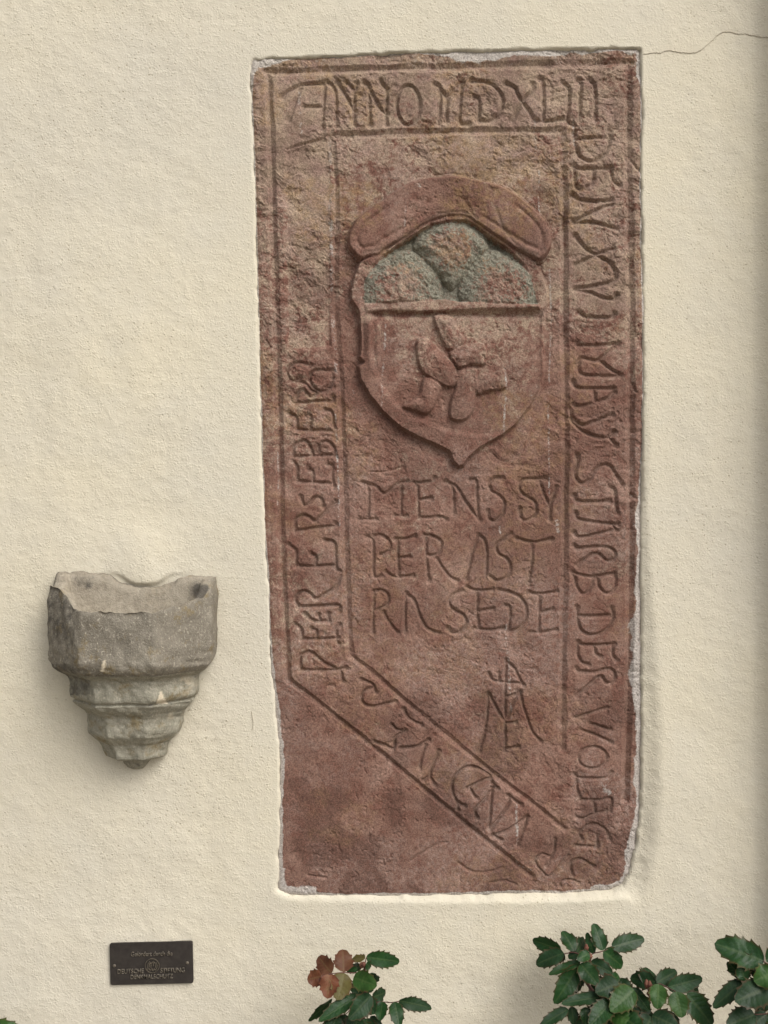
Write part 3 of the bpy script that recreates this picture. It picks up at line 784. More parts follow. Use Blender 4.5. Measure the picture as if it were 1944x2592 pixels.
    H += (terrace(52, 210, 7, 0.07, 0.8, 1.2) - 0.5) * 0.0085 * rough_amt * (0.3 + 0.7 * mask) * (1 - 0.6 * smooth_low)
    H += (terrace(24, 220, 5, 0.10, 0.7, 1.3) - 0.5) * 0.0075 * rough_amt * (0.25 + 0.75 * mask) * (1 - 0.7 * smooth_low)
    H += (fbm(X, Y, 420, 240, 2) - 0.5) * 0.010
    H += (fbm(X, Y, 9, 250, 2) - 0.5) * 0.0016 * rough_amt * (1 - 0.5 * smooth_low)
    pits = sstep(0.70, 0.82, fbm(X, Y, 11, 260, 2)) * mask
    H -= pits * 0.0018
    # long cracks and spalls seen in the stone
    for c, r, dp in (([(727, 378), (760, 366), (790, 358), (820, 348)], 5, 0.004), ([(1040, 2182), (1075, 2160), (1110, 2140), (1130, 2136)], 6, 0.003),
                     ([(1160, 2188), (1190, 2208), (1222, 2214), (1250, 2209), (1275, 2202)], 6, 0.003), ([(1245, 2240), (1280, 2235), (1310, 2246)], 5, 0.003),
                     ([(1600, 408), (1612, 424), (1626, 431)], 6, 0.005), ([(780, 2217), (800, 2222), (825, 2224)], 5, 0.004), ([(890, 2226), (905, 2220), (900, 2210)], 4, 0.003),
                     ([(1604, 970), (1607, 985), (1612, 992)], 5, 0.005), ([(935, 1195), (985, 1192), (1020, 1180)], 4, 0.003), ([(1600, 1250), (1612, 1262)], 6, 0.006)):
        p = catmull(c, 5); sl = win(p, 14); q, _ = seg_dist(wx[sl], wy[sl], p)
        H[sl] -= dp * np.clip(1 - q / r, 0, 1)

    # --- colour masks (patches, drips and remains with a shape of their own)
    patina += 0.30 + 0.42 * sstep(1250, 350, Y) + 0.30 * (fbm(X, Y, 180, 270, 3) - 0.5) * 2 - 0.35 * smooth_low - 0.12 * sstep(1500, 2100, Y)
    bloom = np.clip(sstep(0.48, 0.66, fbm(X, Y, 170, 330, 4)) * sstep(900, 1600, Y) + 0.5 * sstep(0.55, 0.7, fbm(X, Y, 90, 335, 3)), 0, 1)
    blotch = np.clip(sstep(0.50, 0.64, fbm(X + 40, Y, 120, 340, 4)) * (0.5 + 0.5 * sstep(1500, 2000, Y)) + 0.35 * smooth_low * sstep(0.42, 0.6, fbm(X, Y, 220, 345, 3)), 0, 1)
    patina = np.where((lab == K_MANT), patina - 0.30, patina)
    ochre += 0.9 * sstep(0.52, 0.66, fbm(X, Y, 130, 280, 3)) * (0.4 + 0.6 * sstep(1500, 600, Y))
    ochre += 0.8 * np.exp(-((X - 1150) / 45) ** 2 - ((Y - 390) / 60) ** 2)
    dr = ([(1452, 300), (1453, 340), (1456, 375), (1460, 398)], 4), ([(1355, 300), (1356, 350), (1358, 388)], 4), ([(1366, 430), (1364, 500), (1366, 548)], 3.5), ([(1028, 478), (1027, 520), (1023, 575)], 4), \
         ([(1391, 651), (1394, 720), (1397, 800), (1393, 932), (1390, 1020), (1391, 1130), (1392, 1250)], 3.5), ([(976, 822), (974, 880), (968, 960), (966, 1030)], 4), ([(1278, 935), (1283, 985), (1278, 1040), (1276, 1095)], 4), \
         ([(1285, 1540), (1283, 1580), (1282, 1618), (1288, 1660), (1292, 1730), (1296, 1822)], 5), ([(1308, 2040), (1310, 2090), (1312, 2150), (1312, 2190), (1345, 2208)], 5), \
         ([(834, 350), (836, 450), (838, 600), (840, 790), (848, 880), (850, 960)], 7), ([(849, 1050), (853, 1150), (857, 1250), (860, 1330)], 4), ([(757, 230), (760, 300), (762, 340)], 6), ([(1347, 1000), (1356, 1010)], 5), ([(1026, 1350), (1027, 1362)], 5), \
         ([(702, 1145), (703, 1200), (702, 1280)], 2.5), ([(1540, 1980), (1532, 2000), (1546, 2012)], 9), ([(1265, 1335), (1268, 1348)], 5), ([(1024, 1440), (1026, 1452)], 6), ([(1413, 1320), (1414, 1345)], 8), ([(1058, 472), (1060, 476)], 6), ([(893, 990), (895, 993)], 5)
    for p, r in dr:
        p = catmull(p, 5); sl = win(p, 20); q, _ = seg_dist(wx[sl], wy[sl], p)
        lime[sl] = np.maximum(lime[sl], 0.56 * np.clip(1.4 - q / r, 0, 1) * (0.3 + 1.2 * fbm(X[sl], Y[sl], 30, 290, 2)))
    e = -d0
    wl = np.full(X.shape, 4.0)
    wl += 26 * np.exp(-((X - 655) / 45) ** 2 - ((Y - 150) / 40) ** 2) + 30 * np.exp(-((X - 1200) / 90) ** 2) * (Y < 200) + 12 * np.exp(-((X - 1420) / 90) ** 2) * (Y < 200) + 22 * np.exp(-((X - 1615) / 30) ** 2 - ((Y - 130) / 60) ** 2)
    wl += (X > 1500) * (9 * sstep(1150, 1350, Y) + 14 * np.exp(-((Y - 1690) / 80) ** 2) + 6 * np.exp(-((Y - 1900) / 130) ** 2) + 12 * np.exp(-((Y - 2150) / 50) ** 2) + 10 * np.exp(-((Y - 1600) / 40) ** 2))
    wl += (X < 800) * (7 * sstep(1600, 1750, Y) + 3 * sstep(2120, 2230, Y)) + (Y > 2200) * (4 + 2 * np.exp(-((X - 740) / 60) ** 2))
    wl = wl * (0.35 + 1.3 * fbm(X, Y, 45, 310, 3))
    lime = np.maximum(lime, 1.05 * sstep(1.25, 0.75, e / wl) * (e > -40))
    # general pale bloom on the rim
    lime = np.maximum(lime, 0.30 * (lab == K_RIM) * (Y < 220))
    lime = np.maximum(lime, 0.26 * (X > 1602) * sstep(300, 700, Y))

    # --- worn edges and sides
    H -= 0.004 * sstep(-12, 3, d0) * (0.5 + fbm(X, Y, 40, 320, 3))
    H += slab_plane(X, Y)
    H -= 0.10 * sstep(0, 10, d0)
    VX = (X - CX) * S; VZ = ZC - (Y - CY) * S; VY = -H
    N = grid_normals(VX, VY, VZ)
    if N[ny // 2, nx // 2, 1] > 0: N = -N
    attrs = dict(bloom=bloom, blotch=blotch, patina=patina, ochre=np.clip(ochre, 0, 1), dust=np.clip(dust, 0, 1), paint=paint, lime=lime)
    keep = (d0[:-1, :-1] < 11) & (d0[1:, 1:] < 11) & (d0[1:, :-1] < 11) & (d0[:-1, 1:] < 11)
    L = lab[:-1, :-1]
    root = empty('gravestone', tuple(W(1150, 2270)))
    tag(root, 'tall red sandstone grave slab carved with a shield and capital lettering', 'grave slab', kind='thing')
    objs = {}
    for k, (name, par, _) in PARTS.items():
        if par is None:
            objs[k] = grid_part(name, VX, VY, VZ, keep & (L == k), STONE, root, attrs, N)
    for k, (name, par, _) in PARTS.items():
        if par is not None:
            objs[k] = grid_part(name, VX, VY, VZ, keep & (L == k), STONE, objs[par], attrs, N)
    return root
slab = build_slab()

# ------------------------------------------------------------------ stone stoup on the wall
def build_stoup():
    xc = (349 - CX) * S
    prof = [(1768, 100), (1752, 150), (1722, 200), (1698, 232), (1680, 255), (1668, 275), (1660, 440), (1645, 492), (1620, 508), (1580, 525), (1548, 545), (1530, 560), (1505, 622), (1480, 672), (1450, 735),
            (1430, 750), (1380, 760), (1330, 768), (1295, 778), (1270, 812), (1245, 872), (1222, 925), (1200, 958), (1182, 985), (1172, 962), (1160, 975), (1150, 1018), (1130, 1036), (1080, 1040), (1040, 1040), (1010, 1050), (985, 1066),
            (968, 1090), (952, 1140), (935, 1195), (905, 1252), (870, 1290), (830, 1318), (780, 1338), (700, 1345), (500, 1350), (300, 1350), (150, 1345)]
    kk = S * (D - 0.04) / D
    zz = np.array([ZC - (1400 + y / 3.19 - CY) * kk for y, _ in prof])
    aa = np.array([w / 3.19 * 0.5 * S * 0.955 for _, w in prof])
    # closed plan outline of the half octagon (unit apothem), back first
    def outline(n=200):
        P = [(-1, 0.06), (-1, 0.42), (-0.44, 0.98), (0.44, 0.98), (1, 0.42), (1, 0.06)]
        P = np.array(P); back = np.array([(1, 0.06), (-1, 0.06)])
        C = np.concatenate([P, back[1:]])
        L = np.r_[0, np.cumsum(np.hypot(*np.diff(C, axis=0).T))]
        s = np.linspace(0, L[-1], n, endpoint=False)
        return np.stack([np.interp(s, L, C[:, 0]), np.interp(s, L, C[:, 1])], 1), s / L[-1], L / L[-1]
    O, s, Ln = outline(220)
    for _ in range(2):
        O = (np.roll(O, 1, 0) + O * 4 + np.roll(O, -1, 0)) / 6
    n = len(O)
    Ztop = zz[-1]
    lev = np.concatenate([np.interp(np.linspace(0, len(zz) - 1, 150), np.arange(len(zz)), zz)])
    av = np.interp(lev, zz, aa)
    a_top = aa[-1]
    # rim height along the outline (photograph rows at that spot)
    sf = Ln[5]
    ctrl = np.array([(0, 1450), (0.035, 1452), (0.045, 1470), (0.07, 1484), (0.16, 1486), (0.22, 1500), (0.30, 1542), (0.42, 1553), (0.5, 1556), (0.62, 1551), (0.72, 1541), (0.80, 1528), (0.86, 1512), (0.91, 1478), (0.95, 1466), (1.0, 1458)])
    rim_py = np.where(s <= sf, np.interp(s / sf, ctrl[:, 0], ctrl[:, 1]), 0)
    bk = s > sf
    u = (s[bk] - sf) / (1 - sf)
    rim_py[bk] = np.interp(u, [0, 0.18, 0.24, 0.35, 0.5, 0.62, 0.68, 0.85, 1], [1458, 1456, 1470, 1482, 1484, 1470, 1451, 1447, 1450])
    rim_py += (fbm(s * 900, s * 0 + 3, 22, 400, 3) - 0.5) * 14
    depth_top = O[:, 1] * a_top
    rim_z = ZC - (rim_py - CY) * S * (D - depth_top) / D
    V = []; ring = []; A = {k: [] for k in ('lower', 'inner', 'darkening', 'plasterspot')}
    kind = []
    def add(x, y, z, lower=0, inner=0, darkening=0, ps=0):
        V.append((x + xc, -y, z)); A['lower'].append(lower); A['inner'].append(inner); A['darkening'].append(darkening); A['plasterspot'].append(ps)
    rows = []
    rim_min = rim_z.min()
    z_body_lo = ZC - (1690 - CY) * kk
    for li, (z, a) in enumerate(zip(lev, av)):
        row = []
        for i in range(n):
            x = O[i, 0] * a; y = O[i, 1] * a
            if O[i, 1] < 0.075: y = -0.02
            zl = z
            if z > z_body_lo:     # stretch the body up to the broken rim
                f = (z - z_body_lo) / (Ztop - z_body_lo)
                zl = z_body_lo + f * (rim_z[i] - z_body_lo)
            px = x * 1000 + 500; pz = zl * 1000
            nn = (float(vnoise(np.array(px * 1.0 + y * 700), np.array(pz), 26, 420)) - 0.5) * 0.006 + (float(vnoise(np.array(px + y * 700), np.array(pz), 9, 421)) - 0.5) * 0.0035
            if li > 146: nn -= 0.004 * (li - 146) / 3
            sc = 1 + nn / max(a, 0.02)
            x *= sc; y = y * sc if y > 0 else y
            py_here = CY + (ZC - zl) / S * D / (D - max(y, 0))
            low = 1.0 if z < z_body_lo else 0.0
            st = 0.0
            lf = float(sstep(-0.30, -0.62, O[i, 0]))  # tone gets darker towards the left facet
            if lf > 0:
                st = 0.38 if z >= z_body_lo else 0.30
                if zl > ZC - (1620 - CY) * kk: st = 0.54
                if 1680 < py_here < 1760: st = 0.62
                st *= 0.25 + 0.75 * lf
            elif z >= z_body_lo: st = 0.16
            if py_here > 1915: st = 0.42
            if 1775 < py_here < 1790: st = 0.35  # darker bands below the mouldings
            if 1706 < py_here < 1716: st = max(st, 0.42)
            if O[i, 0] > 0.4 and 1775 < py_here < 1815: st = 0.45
            pxh = CX + (x + xc) / S * D / (D - max(y, 0))
            ps = 0.0
            if abs((pxh - 262) + (py_here - 1684) * 0.15) < 4 and 1674 < py_here < 1700: ps = 1.0
            if 1752 < py_here < 1781 and abs(pxh - 407 - (py_here - 1752) * 0.1) < 2 + (py_here - 1752) * 0.42: ps = 0.9
            lime_ = 0.9 * math.exp(-((pxh - 470) / 24) ** 2 - ((py_here - 1732) / 20) ** 2) + 0.7 * math.exp(-((pxh - 432) / 30) ** 2 - ((py_here - 1812) / 8) ** 2)
            ps = max(ps, lime_ * float(sstep(0.45, 0.60, fbm(np.array(pxh * 1.0), np.array(py_here * 1.0), 16, 440, 3))) * 0.75)
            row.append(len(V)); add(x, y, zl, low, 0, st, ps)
        rows.append(row)
    outer_top = len(rows) - 1
    # rim and bowl
    cy0 = 0.46
    for t in (0.96, 0.90, 0.85, 0.82, 0.78, 0.72, 0.64, 0.52, 0.38, 0.22, 0.08):
        row = []
        for i in range(n):
            x = O[i, 0] * a_top * t; y = (cy0 + (O[i, 1] - cy0) * t) * a_top
            r0 = rim_z[i]
            if t >= 0.85: z = r0 - (0.96 - t) * 0.03
            else:
                q = t / 0.85
                bowl = rim_min - 0.045
                z = bowl + (r0 - 0.006 - bowl) * q ** 5.0
            x += (float(vnoise(np.array(x * 1000 + 90), np.array(z * 1000 + y * 600), 16, 430)) - 0.5) * 0.006
            z += (float(vnoise(np.array(x * 1000), np.array(y * 1000 + 50), 14, 431)) - 0.5) * 0.005
            pxh = CX + (x + xc) / S * D / (D - y); pyh = CY + (ZC - z) / S * D / (D - y)
            st = 0.72 * math.exp(-((pxh - 492) / 30) ** 2 - ((pyh - 1492) / 34) ** 2) + 0.66 * math.exp(-((pxh - 212) / 42) ** 2 - ((pyh - 1478) / 30) ** 2) + 0.35 * math.exp(-((pxh - 340) / 60) ** 2 - ((pyh - 1488) / 7) ** 2) + 0.9 * math.exp(-((pxh - 520) / 14) ** 2 - ((pyh - 1500) / 20) ** 2)
            row.append(len(V)); add(x, y, z, 0, 1.0 if t < 0.93 else 0.4, st)
        rows.append(row)
    add(0, cy0 * a_top, rim_min - 0.046, 0, 1, 0)
    cen = len(V) - 1
    root = empty('stone_stoup', (xc, 0, zz[0]))
    tag(root, 'grey weathered stone holy water stoup with broken rim on stepped corbel', 'stoup')
    def sub(name, r0, r1, close_top=False, close_bot=False, parent=root):
        F = []
        for r in range(r0, r1):
            for i in range(n):
                j = (i + 1) % n
                F.append((rows[r][i], rows[r][j], rows[r + 1][j], rows[r + 1][i]))
        if close_top:
            for i in range(n): F.append((rows[r1][i], rows[r1][(i + 1) % n], cen))
        if close_bot:
            F.append(tuple(reversed(rows[0])))
        used = sorted({v for f in F for v in f}); mp = {v: k for k, v in enumerate(used)}
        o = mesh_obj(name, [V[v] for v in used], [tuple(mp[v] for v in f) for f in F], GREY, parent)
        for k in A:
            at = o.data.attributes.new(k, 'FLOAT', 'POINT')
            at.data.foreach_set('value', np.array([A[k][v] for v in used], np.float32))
        bm = bmesh.new(); bm.from_mesh(o.data); bmesh.ops.recalc_face_normals(bm, faces=bm.faces)
        # orient outwards: test against the front
        bm.to_mesh(o.data); bm.free()
        return o
    r_body = int(np.argmin(np.abs(lev - (ZC - (1705 - CY) * kk))))
    r_mid = int(np.argmin(np.abs(lev - (ZC - (1773 - CY) * kk))))
    r_low = int(np.argmin(np.abs(lev - (ZC - (1870 - CY) * kk))))
    r_kn = int(np.argmin(np.abs(lev - (ZC - (1920 - CY) * kk))))
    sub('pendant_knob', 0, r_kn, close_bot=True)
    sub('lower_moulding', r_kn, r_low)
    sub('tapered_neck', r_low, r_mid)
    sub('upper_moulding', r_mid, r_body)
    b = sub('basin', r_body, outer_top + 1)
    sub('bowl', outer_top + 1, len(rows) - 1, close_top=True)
    return root
stoup = build_stoup()

# ------------------------------------------------------------------ bronze plaque
def build_plaque():
    c = W(385, 2435); ang = math.radians(1.35)
    R = Matrix.Translation(c) @ Matrix.Rotation(ang, 4, Vector((0, -1, 0)))
    # local frame: x right, z up, -y towards the viewer
    root = empty('bronze_plaque', tuple(W(385, 2488)))
    tag(root, 'small dark bronze plaque with raised lettering and round emblem', 'plaque')
    inv = Matrix.Translation(-Vector(root.location))
    k = S
    hw, hh, r, th = 104.5 * k, 52.5 * k, 5 * k, 0.009
    bm = bmesh.new()
    pts = []
    for cx, cz, a0 in ((hw - r, hh - r, 0), (-hw + r, hh - r, 90), (-hw + r, -hh + r, 180), (hw - r, -hh + r, 270)):
        for q in range(6):
            a = math.radians(a0 + q * 18); pts.append((cx + r * math.cos(a), cz + r * math.sin(a)))
    f = bm.faces.new([bm.verts.new((x, 0.004, z)) for x, z in pts])
    ex = bmesh.ops.extrude_face_region(bm, geom=[f])
    bmesh.ops.translate(bm, verts=[v for v in ex['geom'] if isinstance(v, bmesh.types.BMVert)], vec=(0, -th - 0.004, 0))
    bmesh.ops.recalc_face_normals(bm, faces=bm.faces)
    ed = [e for e in bm.edges if all(v.co.y < -th + 0.001 for v in e.verts)]
    bmesh.ops.bevel(bm, geom=ed, offset=0.0016, segments=2, affect='EDGES')
    me = bpy.data.meshes.new('plate'); bm.to_mesh(me); bm.free(); me.materials.append(BRONZE)
    o = link(bpy.data.objects.new('plate', me), root); o.matrix_world = R; o.matrix_parent_inverse = inv
    def place(o):
        link(o, root); o.matrix_parent_inverse = inv; o.matrix_basis = R
    def text(name, s, x0, x1, base, cap):
        cu = bpy.data.curves.new('t', 'FONT'); cu.body = s; cu.size = 1; cu.extrude = 0.0; cu.resolution_u = 3
        cu.offset = 0.008
        tmp = bpy.data.objects.new('t', cu); col.objects.link(tmp)
        dg = bpy.context.evaluated_depsgraph_get(); me = bpy.data.meshes.new_from_object(tmp.evaluated_get(dg))
        bpy.data.objects.remove(tmp)
        bm = bmesh.new(); bm.from_mesh(me)
        xs = [v.co.x for v in bm.verts]; mx0, mx1 = min(xs), max(xs)
        capu = 0.73
        bmesh.ops.remove_doubles(bm, verts=bm.verts, dist=1e-5)
        r = bmesh.ops.extrude_face_region(bm, geom=list(bm.faces))
        top = [v for v in r['geom'] if isinstance(v, bmesh.types.BMVert)]
        for v in top: v.co.z = 1.0
        for v in bm.verts:
            x = x0 + (v.co.x - mx0) / (mx1 - mx0) * (x1 - x0); z = base + v.co.y / capu * cap
            v.co = ((x - 385) * k, -th + 0.0006 - v.co.z * 0.0026, (2435 - 0) * 0 + z * k)
        bmesh.ops.recalc_face_normals(bm, faces=bm.faces)
        bm.to_mesh(me); bm.free(); me.name = name; me.materials.clear(); me.materials.append(BRONZE_L)
        place(bpy.data.objects.new(name, me))
    text('raised_lettering', 'Gefördert durch die', 334.5, 439.5, 19.8, 12)
    text('raised_lettering', 'DEUTSCHE', 299.5, 366, -23.2, 12.5)
    text('raised_lettering', 'STIFTUNG', 408, 469, -23.2, 12.5)
    text('raised_lettering', 'DENKMALSCHUTZ', 332, 439, -37.5, 11.8)
    # emblem: ring with an arched gateway and zigzag foot
    def strokes(name, items, w, h, mat):
        V = []; F = []
        for s in items:
            s = np.array(s, float)
            for i in range(len(s) - 1):
                a, b = s[i], s[i + 1]; t = (b - a) / (np.hypot(*(b - a)) + 1e-9); nn = np.array([-t[1], t[0]]) * w / 2
                a2, b2 = a - t * w * 0.3, b + t * w * 0.3
                q = len(V)
                for p in (a2 + nn, a2 - nn, b2 - nn, b2 + nn):
                    V.append((p[0] * k, -th + 0.0006, p[1] * k))
                for p in (a2 + nn * 0.8, a2 - nn * 0.8, b2 - nn * 0.8, b2 + nn * 0.8):
                    V.append((p[0] * k, -th - h, p[1] * k))
                F += [(q + 4, q + 5, q + 6, q + 7), (q, q + 1, q + 5, q + 4), (q + 1, q + 2, q + 6, q + 5), (q + 2, q + 3, q + 7, q + 6), (q + 3, q, q + 4, q + 7)]
        me = bpy.data.meshes.new(name); me.from_pydata(V, [], F); me.materials.append(mat); me.update()
        bm = bmesh.new(); bm.from_mesh(me); bmesh.ops.recalc_face_normals(bm, faces=bm.faces); bm.to_mesh(me); bm.free()
        place(bpy.data.objects.new(name, me))
    ex_, ez_ = 2.5, -5
    def C(r, a0=0, a1=360, n=28): return [(ex_ + r * math.cos(math.radians(a0 + (a1 - a0) * i / n)), ez_ + r * math.sin(math.radians(a0 + (a1 - a0) * i / n))) for i in range(n + 1)]
    def E(l): return [(ex_ + x, ez_ + z) for x, z in l]
    strokes('emblem', [C(17.6), E([(-11, -8), (-11, 4), (-7, 10), (-3, 5), (-3, -4)]), E([(-3, 5), (3, 11), (9, 5), (9, -4)]), E([(3, 11), (3, 0)]), E([(-7, 10), (-7, -2)]),
                       E([(-12, -10), (-8, -6), (-5, -12), (-1, -7), (2, -13), (5, -7), (8, -12), (11, -7)]), E([(11, 7), (13, 0), (12, -5)])], 2.2, 0.0024, BRONZE_L)
    for px, pz in ((292, -3), (476, 0)):
        V = []; F = []
        for rr, yy in ((4.2, -th + 0.0008), (4.0, -th - 0.0012), (2.6, -th - 0.0024)):
            for q in range(12):
                a = q * math.pi / 6; V.append(((px - 385 + rr * math.cos(a)) * k, yy, (pz + rr * math.sin(a)) * k))
        for lv in range(2):
            for q in range(12): F.append((lv * 12 + q, lv * 12 + (q + 1) % 12, lv * 12 + 12 + (q + 1) % 12, lv * 12 + 12 + q))
        F.append(tuple(range(24, 36)))
        me = bpy.data.meshes.new('screw'); me.from_pydata(V, [], F); me.materials.append(BRONZE_L); me.update()
        bm = bmesh.new(); bm.from_mesh(me); bmesh.ops.recalc_face_normals(bm, faces=bm.faces); bm.to_mesh(me); bm.free()
        place(bpy.data.objects.new('screw', me))
build_plaque()

# ------------------------------------------------------------------ holly-leaved shrubs
def leaf_mesh(L, w, seed, fold, bend, mat, spines=6, twist=0.0):
    """toothed leaflet: base at origin, tip along +x, width along y, face along +z"""
    r = random.Random(seed)
    n = spines * 6; ncol = 6
    V = []; vein = []; edge = []
    asym = r.uniform(0.94, 1.06)
    wav = r.uniform(0.05, 0.11); ph = r.uniform(0, 6)
    for i in range(n + 1):
        u = i / n
        prof = (math.sin(math.pi * min(u, 1) ** 0.80)) ** 0.62 if 0 < u < 1 else 0.0
        prof = max(prof, 0.03 if u < 0.5 else 0.0)
        ph_t = (u * spines) % 1.0
        tooth = 0.34 * (ph_t ** 2.6) * (1 if 0.10 < u < 0.97 else 0.2)
        for j in range(-ncol, ncol + 1):
            v = j / ncol
            wid = prof * w / 2 * (0.88 + (tooth if abs(v) > 0.99 else tooth * 0.3 * abs(v) ** 4)) * (asym if v > 0 else 1)
            y = v * wid
            x = u * L + (0.035 * L * (ph_t ** 2) if abs(v) > 0.99 and 0.1 < u < 0.95 else 0)
            z = fold * abs(y) - bend * L * u * u + wav * w * math.sin(u * 9 + ph + (2.2 if v > 0 else 0)) * abs(v) ** 2 * prof
            # slightly quilted between the side veins
            z += 0.012 * w * math.sin((u * 7 - abs(v) * 1.6) * 2 * math.pi) * (abs(v) * (1 - abs(v))) * 4 * prof
            if twist:
                a = twist * u; y, z = y * math.cos(a) - z * math.sin(a), y * math.sin(a) + z * math.cos(a)
            V.append((x, y, z))
            vein.append(max(0, 1 - abs(v) * 7) + 0.55 * max(0, 1 - abs(((u * 7 - abs(v) * 1.6) % 1.0) - 0.5) * 9))
            edge.append(1.0 if abs(v) > 0.95 else 0.0)
    F = []; m = 2 * ncol + 1
    for i in range(n):
        for j in range(m - 1):
            a = i * m + j; F.append((a, a + m, a + m + 1, a + 1))
    # give the blade a thickness
    base = len(V); th = 0.0005
    me = bpy.data.meshes.new('leaf')
    me.from_pydata(V, [], F); me.update(); me.shade_smooth()
    for nm, arr in (('vein', vein), ('edge', edge)):
        at = me.attributes.new(nm, 'FLOAT', 'POINT'); at.data.foreach_set('value', np.clip(np.array(arr, np.float32), 0, 1))
    me.materials.append(mat)
    return me

def add_leaf(root, b, t, wpx, d0, d1, mat, roll=0.0, up=0.35, fold=0.18, bend=0.12, twist=0.0, seed=0, name='leaf'):
    """b, t: base and tip in photograph pixels; d0, d1: their distance in front of the wall"""
    B, Tp = W(*b, d0), W(*t, d1)
    ax = Tp - B; L = ax.length; ax.normalize()
    nrm = Vector((0.05, -1, up)); nrm = (nrm - ax * nrm.dot(ax)).normalized()
    nrm = Matrix.Rotation(roll, 3, ax) @ nrm
    yv = nrm.cross(ax).normalized()
    me = leaf_mesh(L, 1.10 * wpx * S * (D - (d0 + d1) / 2) / D, seed, fold, bend, mat, spines=max(4, min(6, int(L / 0.012))), twist=twist)
    o = bpy.data.objects.new(name, me)
    M = Matrix((ax, yv, nrm)).transposed().to_4x4(); M.translation = B
    link(o, root)
    o.matrix_parent_inverse = Matrix.Translation(-Vector(root.location))
    o.matrix_basis = M
    return o

def tube(name, pts, r0, r1, mat, root, seg=7):
    P = [Vector(p) for p in pts]
    Q = [Vector(v) for v in catmull([tuple(p) for p in P], 5)] if len(P) > 2 else P
    V = []; F = []
    for i, p in enumerate(Q):
        a = Q[max(i - 1, 0)]; b = Q[min(i + 1, len(Q) - 1)]; t = (b - a).normalized()
        u = t.cross(Vector((0, 1, 0.1))).normalized(); v = t.cross(u)
        r = r0 + (r1 - r0) * i / (len(Q) - 1)
        for k in range(seg):
            an = 2 * math.pi * k / seg; V.append(p + (u * math.cos(an) + v * math.sin(an)) * r)
    for i in range(len(Q) - 1):
        for k in range(seg):
            a = i * seg + k; b = i * seg + (k + 1) % seg
            F.append((a, b, b + seg, a + seg))
    F.append(tuple(range(seg))[::-1]); F.append(tuple(range(len(V) - seg, len(V))))
    return mesh_obj(name, V, F, mat, root)

def bud(root, p, depth, h):
    c = W(*p, depth)
    V = []; F = []
    for i in range(7):
        u = i / 6; r = 0.0048 * math.sin(math.pi * (0.12 + 0.80 * u)) * (1 + 0.22 * (i % 2))
        for k in range(8):
            a = k * math.pi / 4 + i * 0.4; V.append(c + Vector((r * math.cos(a), r * math.sin(a), u * h)))
    for i in range(6):
        for k in range(8): F.append((i * 8 + k, i * 8 + (k + 1) % 8, i * 8 + 8 + (k + 1) % 8, i * 8 + 8 + k))
    F.append(tuple(range(8))[::-1]); F.append(tuple(range(48, 56)))
    return mesh_obj('bud', V, F, BUD, root)

def shrub(label, base_px, depth, leaves, conv, stalks, stems, buds=()):
    g = W(base_px, 2592, depth); root = empty('holly_leaved_shrub', (g.x, g.y, 0.0))
    tag(root, label, 'shrub', 'holly-leaved shrubs along the wall foot')
    ox, oy, k = conv
    P = lambda q: (ox + q[0] / k, oy + q[1] / k)
    for i, lf in enumerate(leaves):
        b, t, w, d0, d1, mat = lf[:6]; kw = lf[6] if len(lf) > 6 else {}
        add_leaf(root, P(b), P(t), w / k, d0, d1, mat, seed=hash((label, i)) % 9999 if False else i * 37 + len(label), **kw)
    for (pts, deps) in stalks:
        tube('leaf_stalk', [W(*P(q), dd) for q, dd in zip(pts, deps)], 0.0013, 0.0010, STEM, root, 6)
    for (pts, deps) in stems:
        q = [W(*P(a), dd) for a, dd in zip(pts, deps)]
        e = q[-1]; q.append(Vector((e.x * 0.6 + g.x * 0.4, e.y * 0.6 + g.y * 0.4, e.z * 0.45))); q.append(Vector((g.x, g.y, -0.02)))
        tube('stem', q, 0.0026, 0.0055, STEM, root)
    for b, dd, h in buds: bud(root, P(b), dd, h)
    return root

G_, B_, D_, R_, Y_ = LEAF_G, LEAF_B, LEAF_D, LEAF_R, LEAF_Y
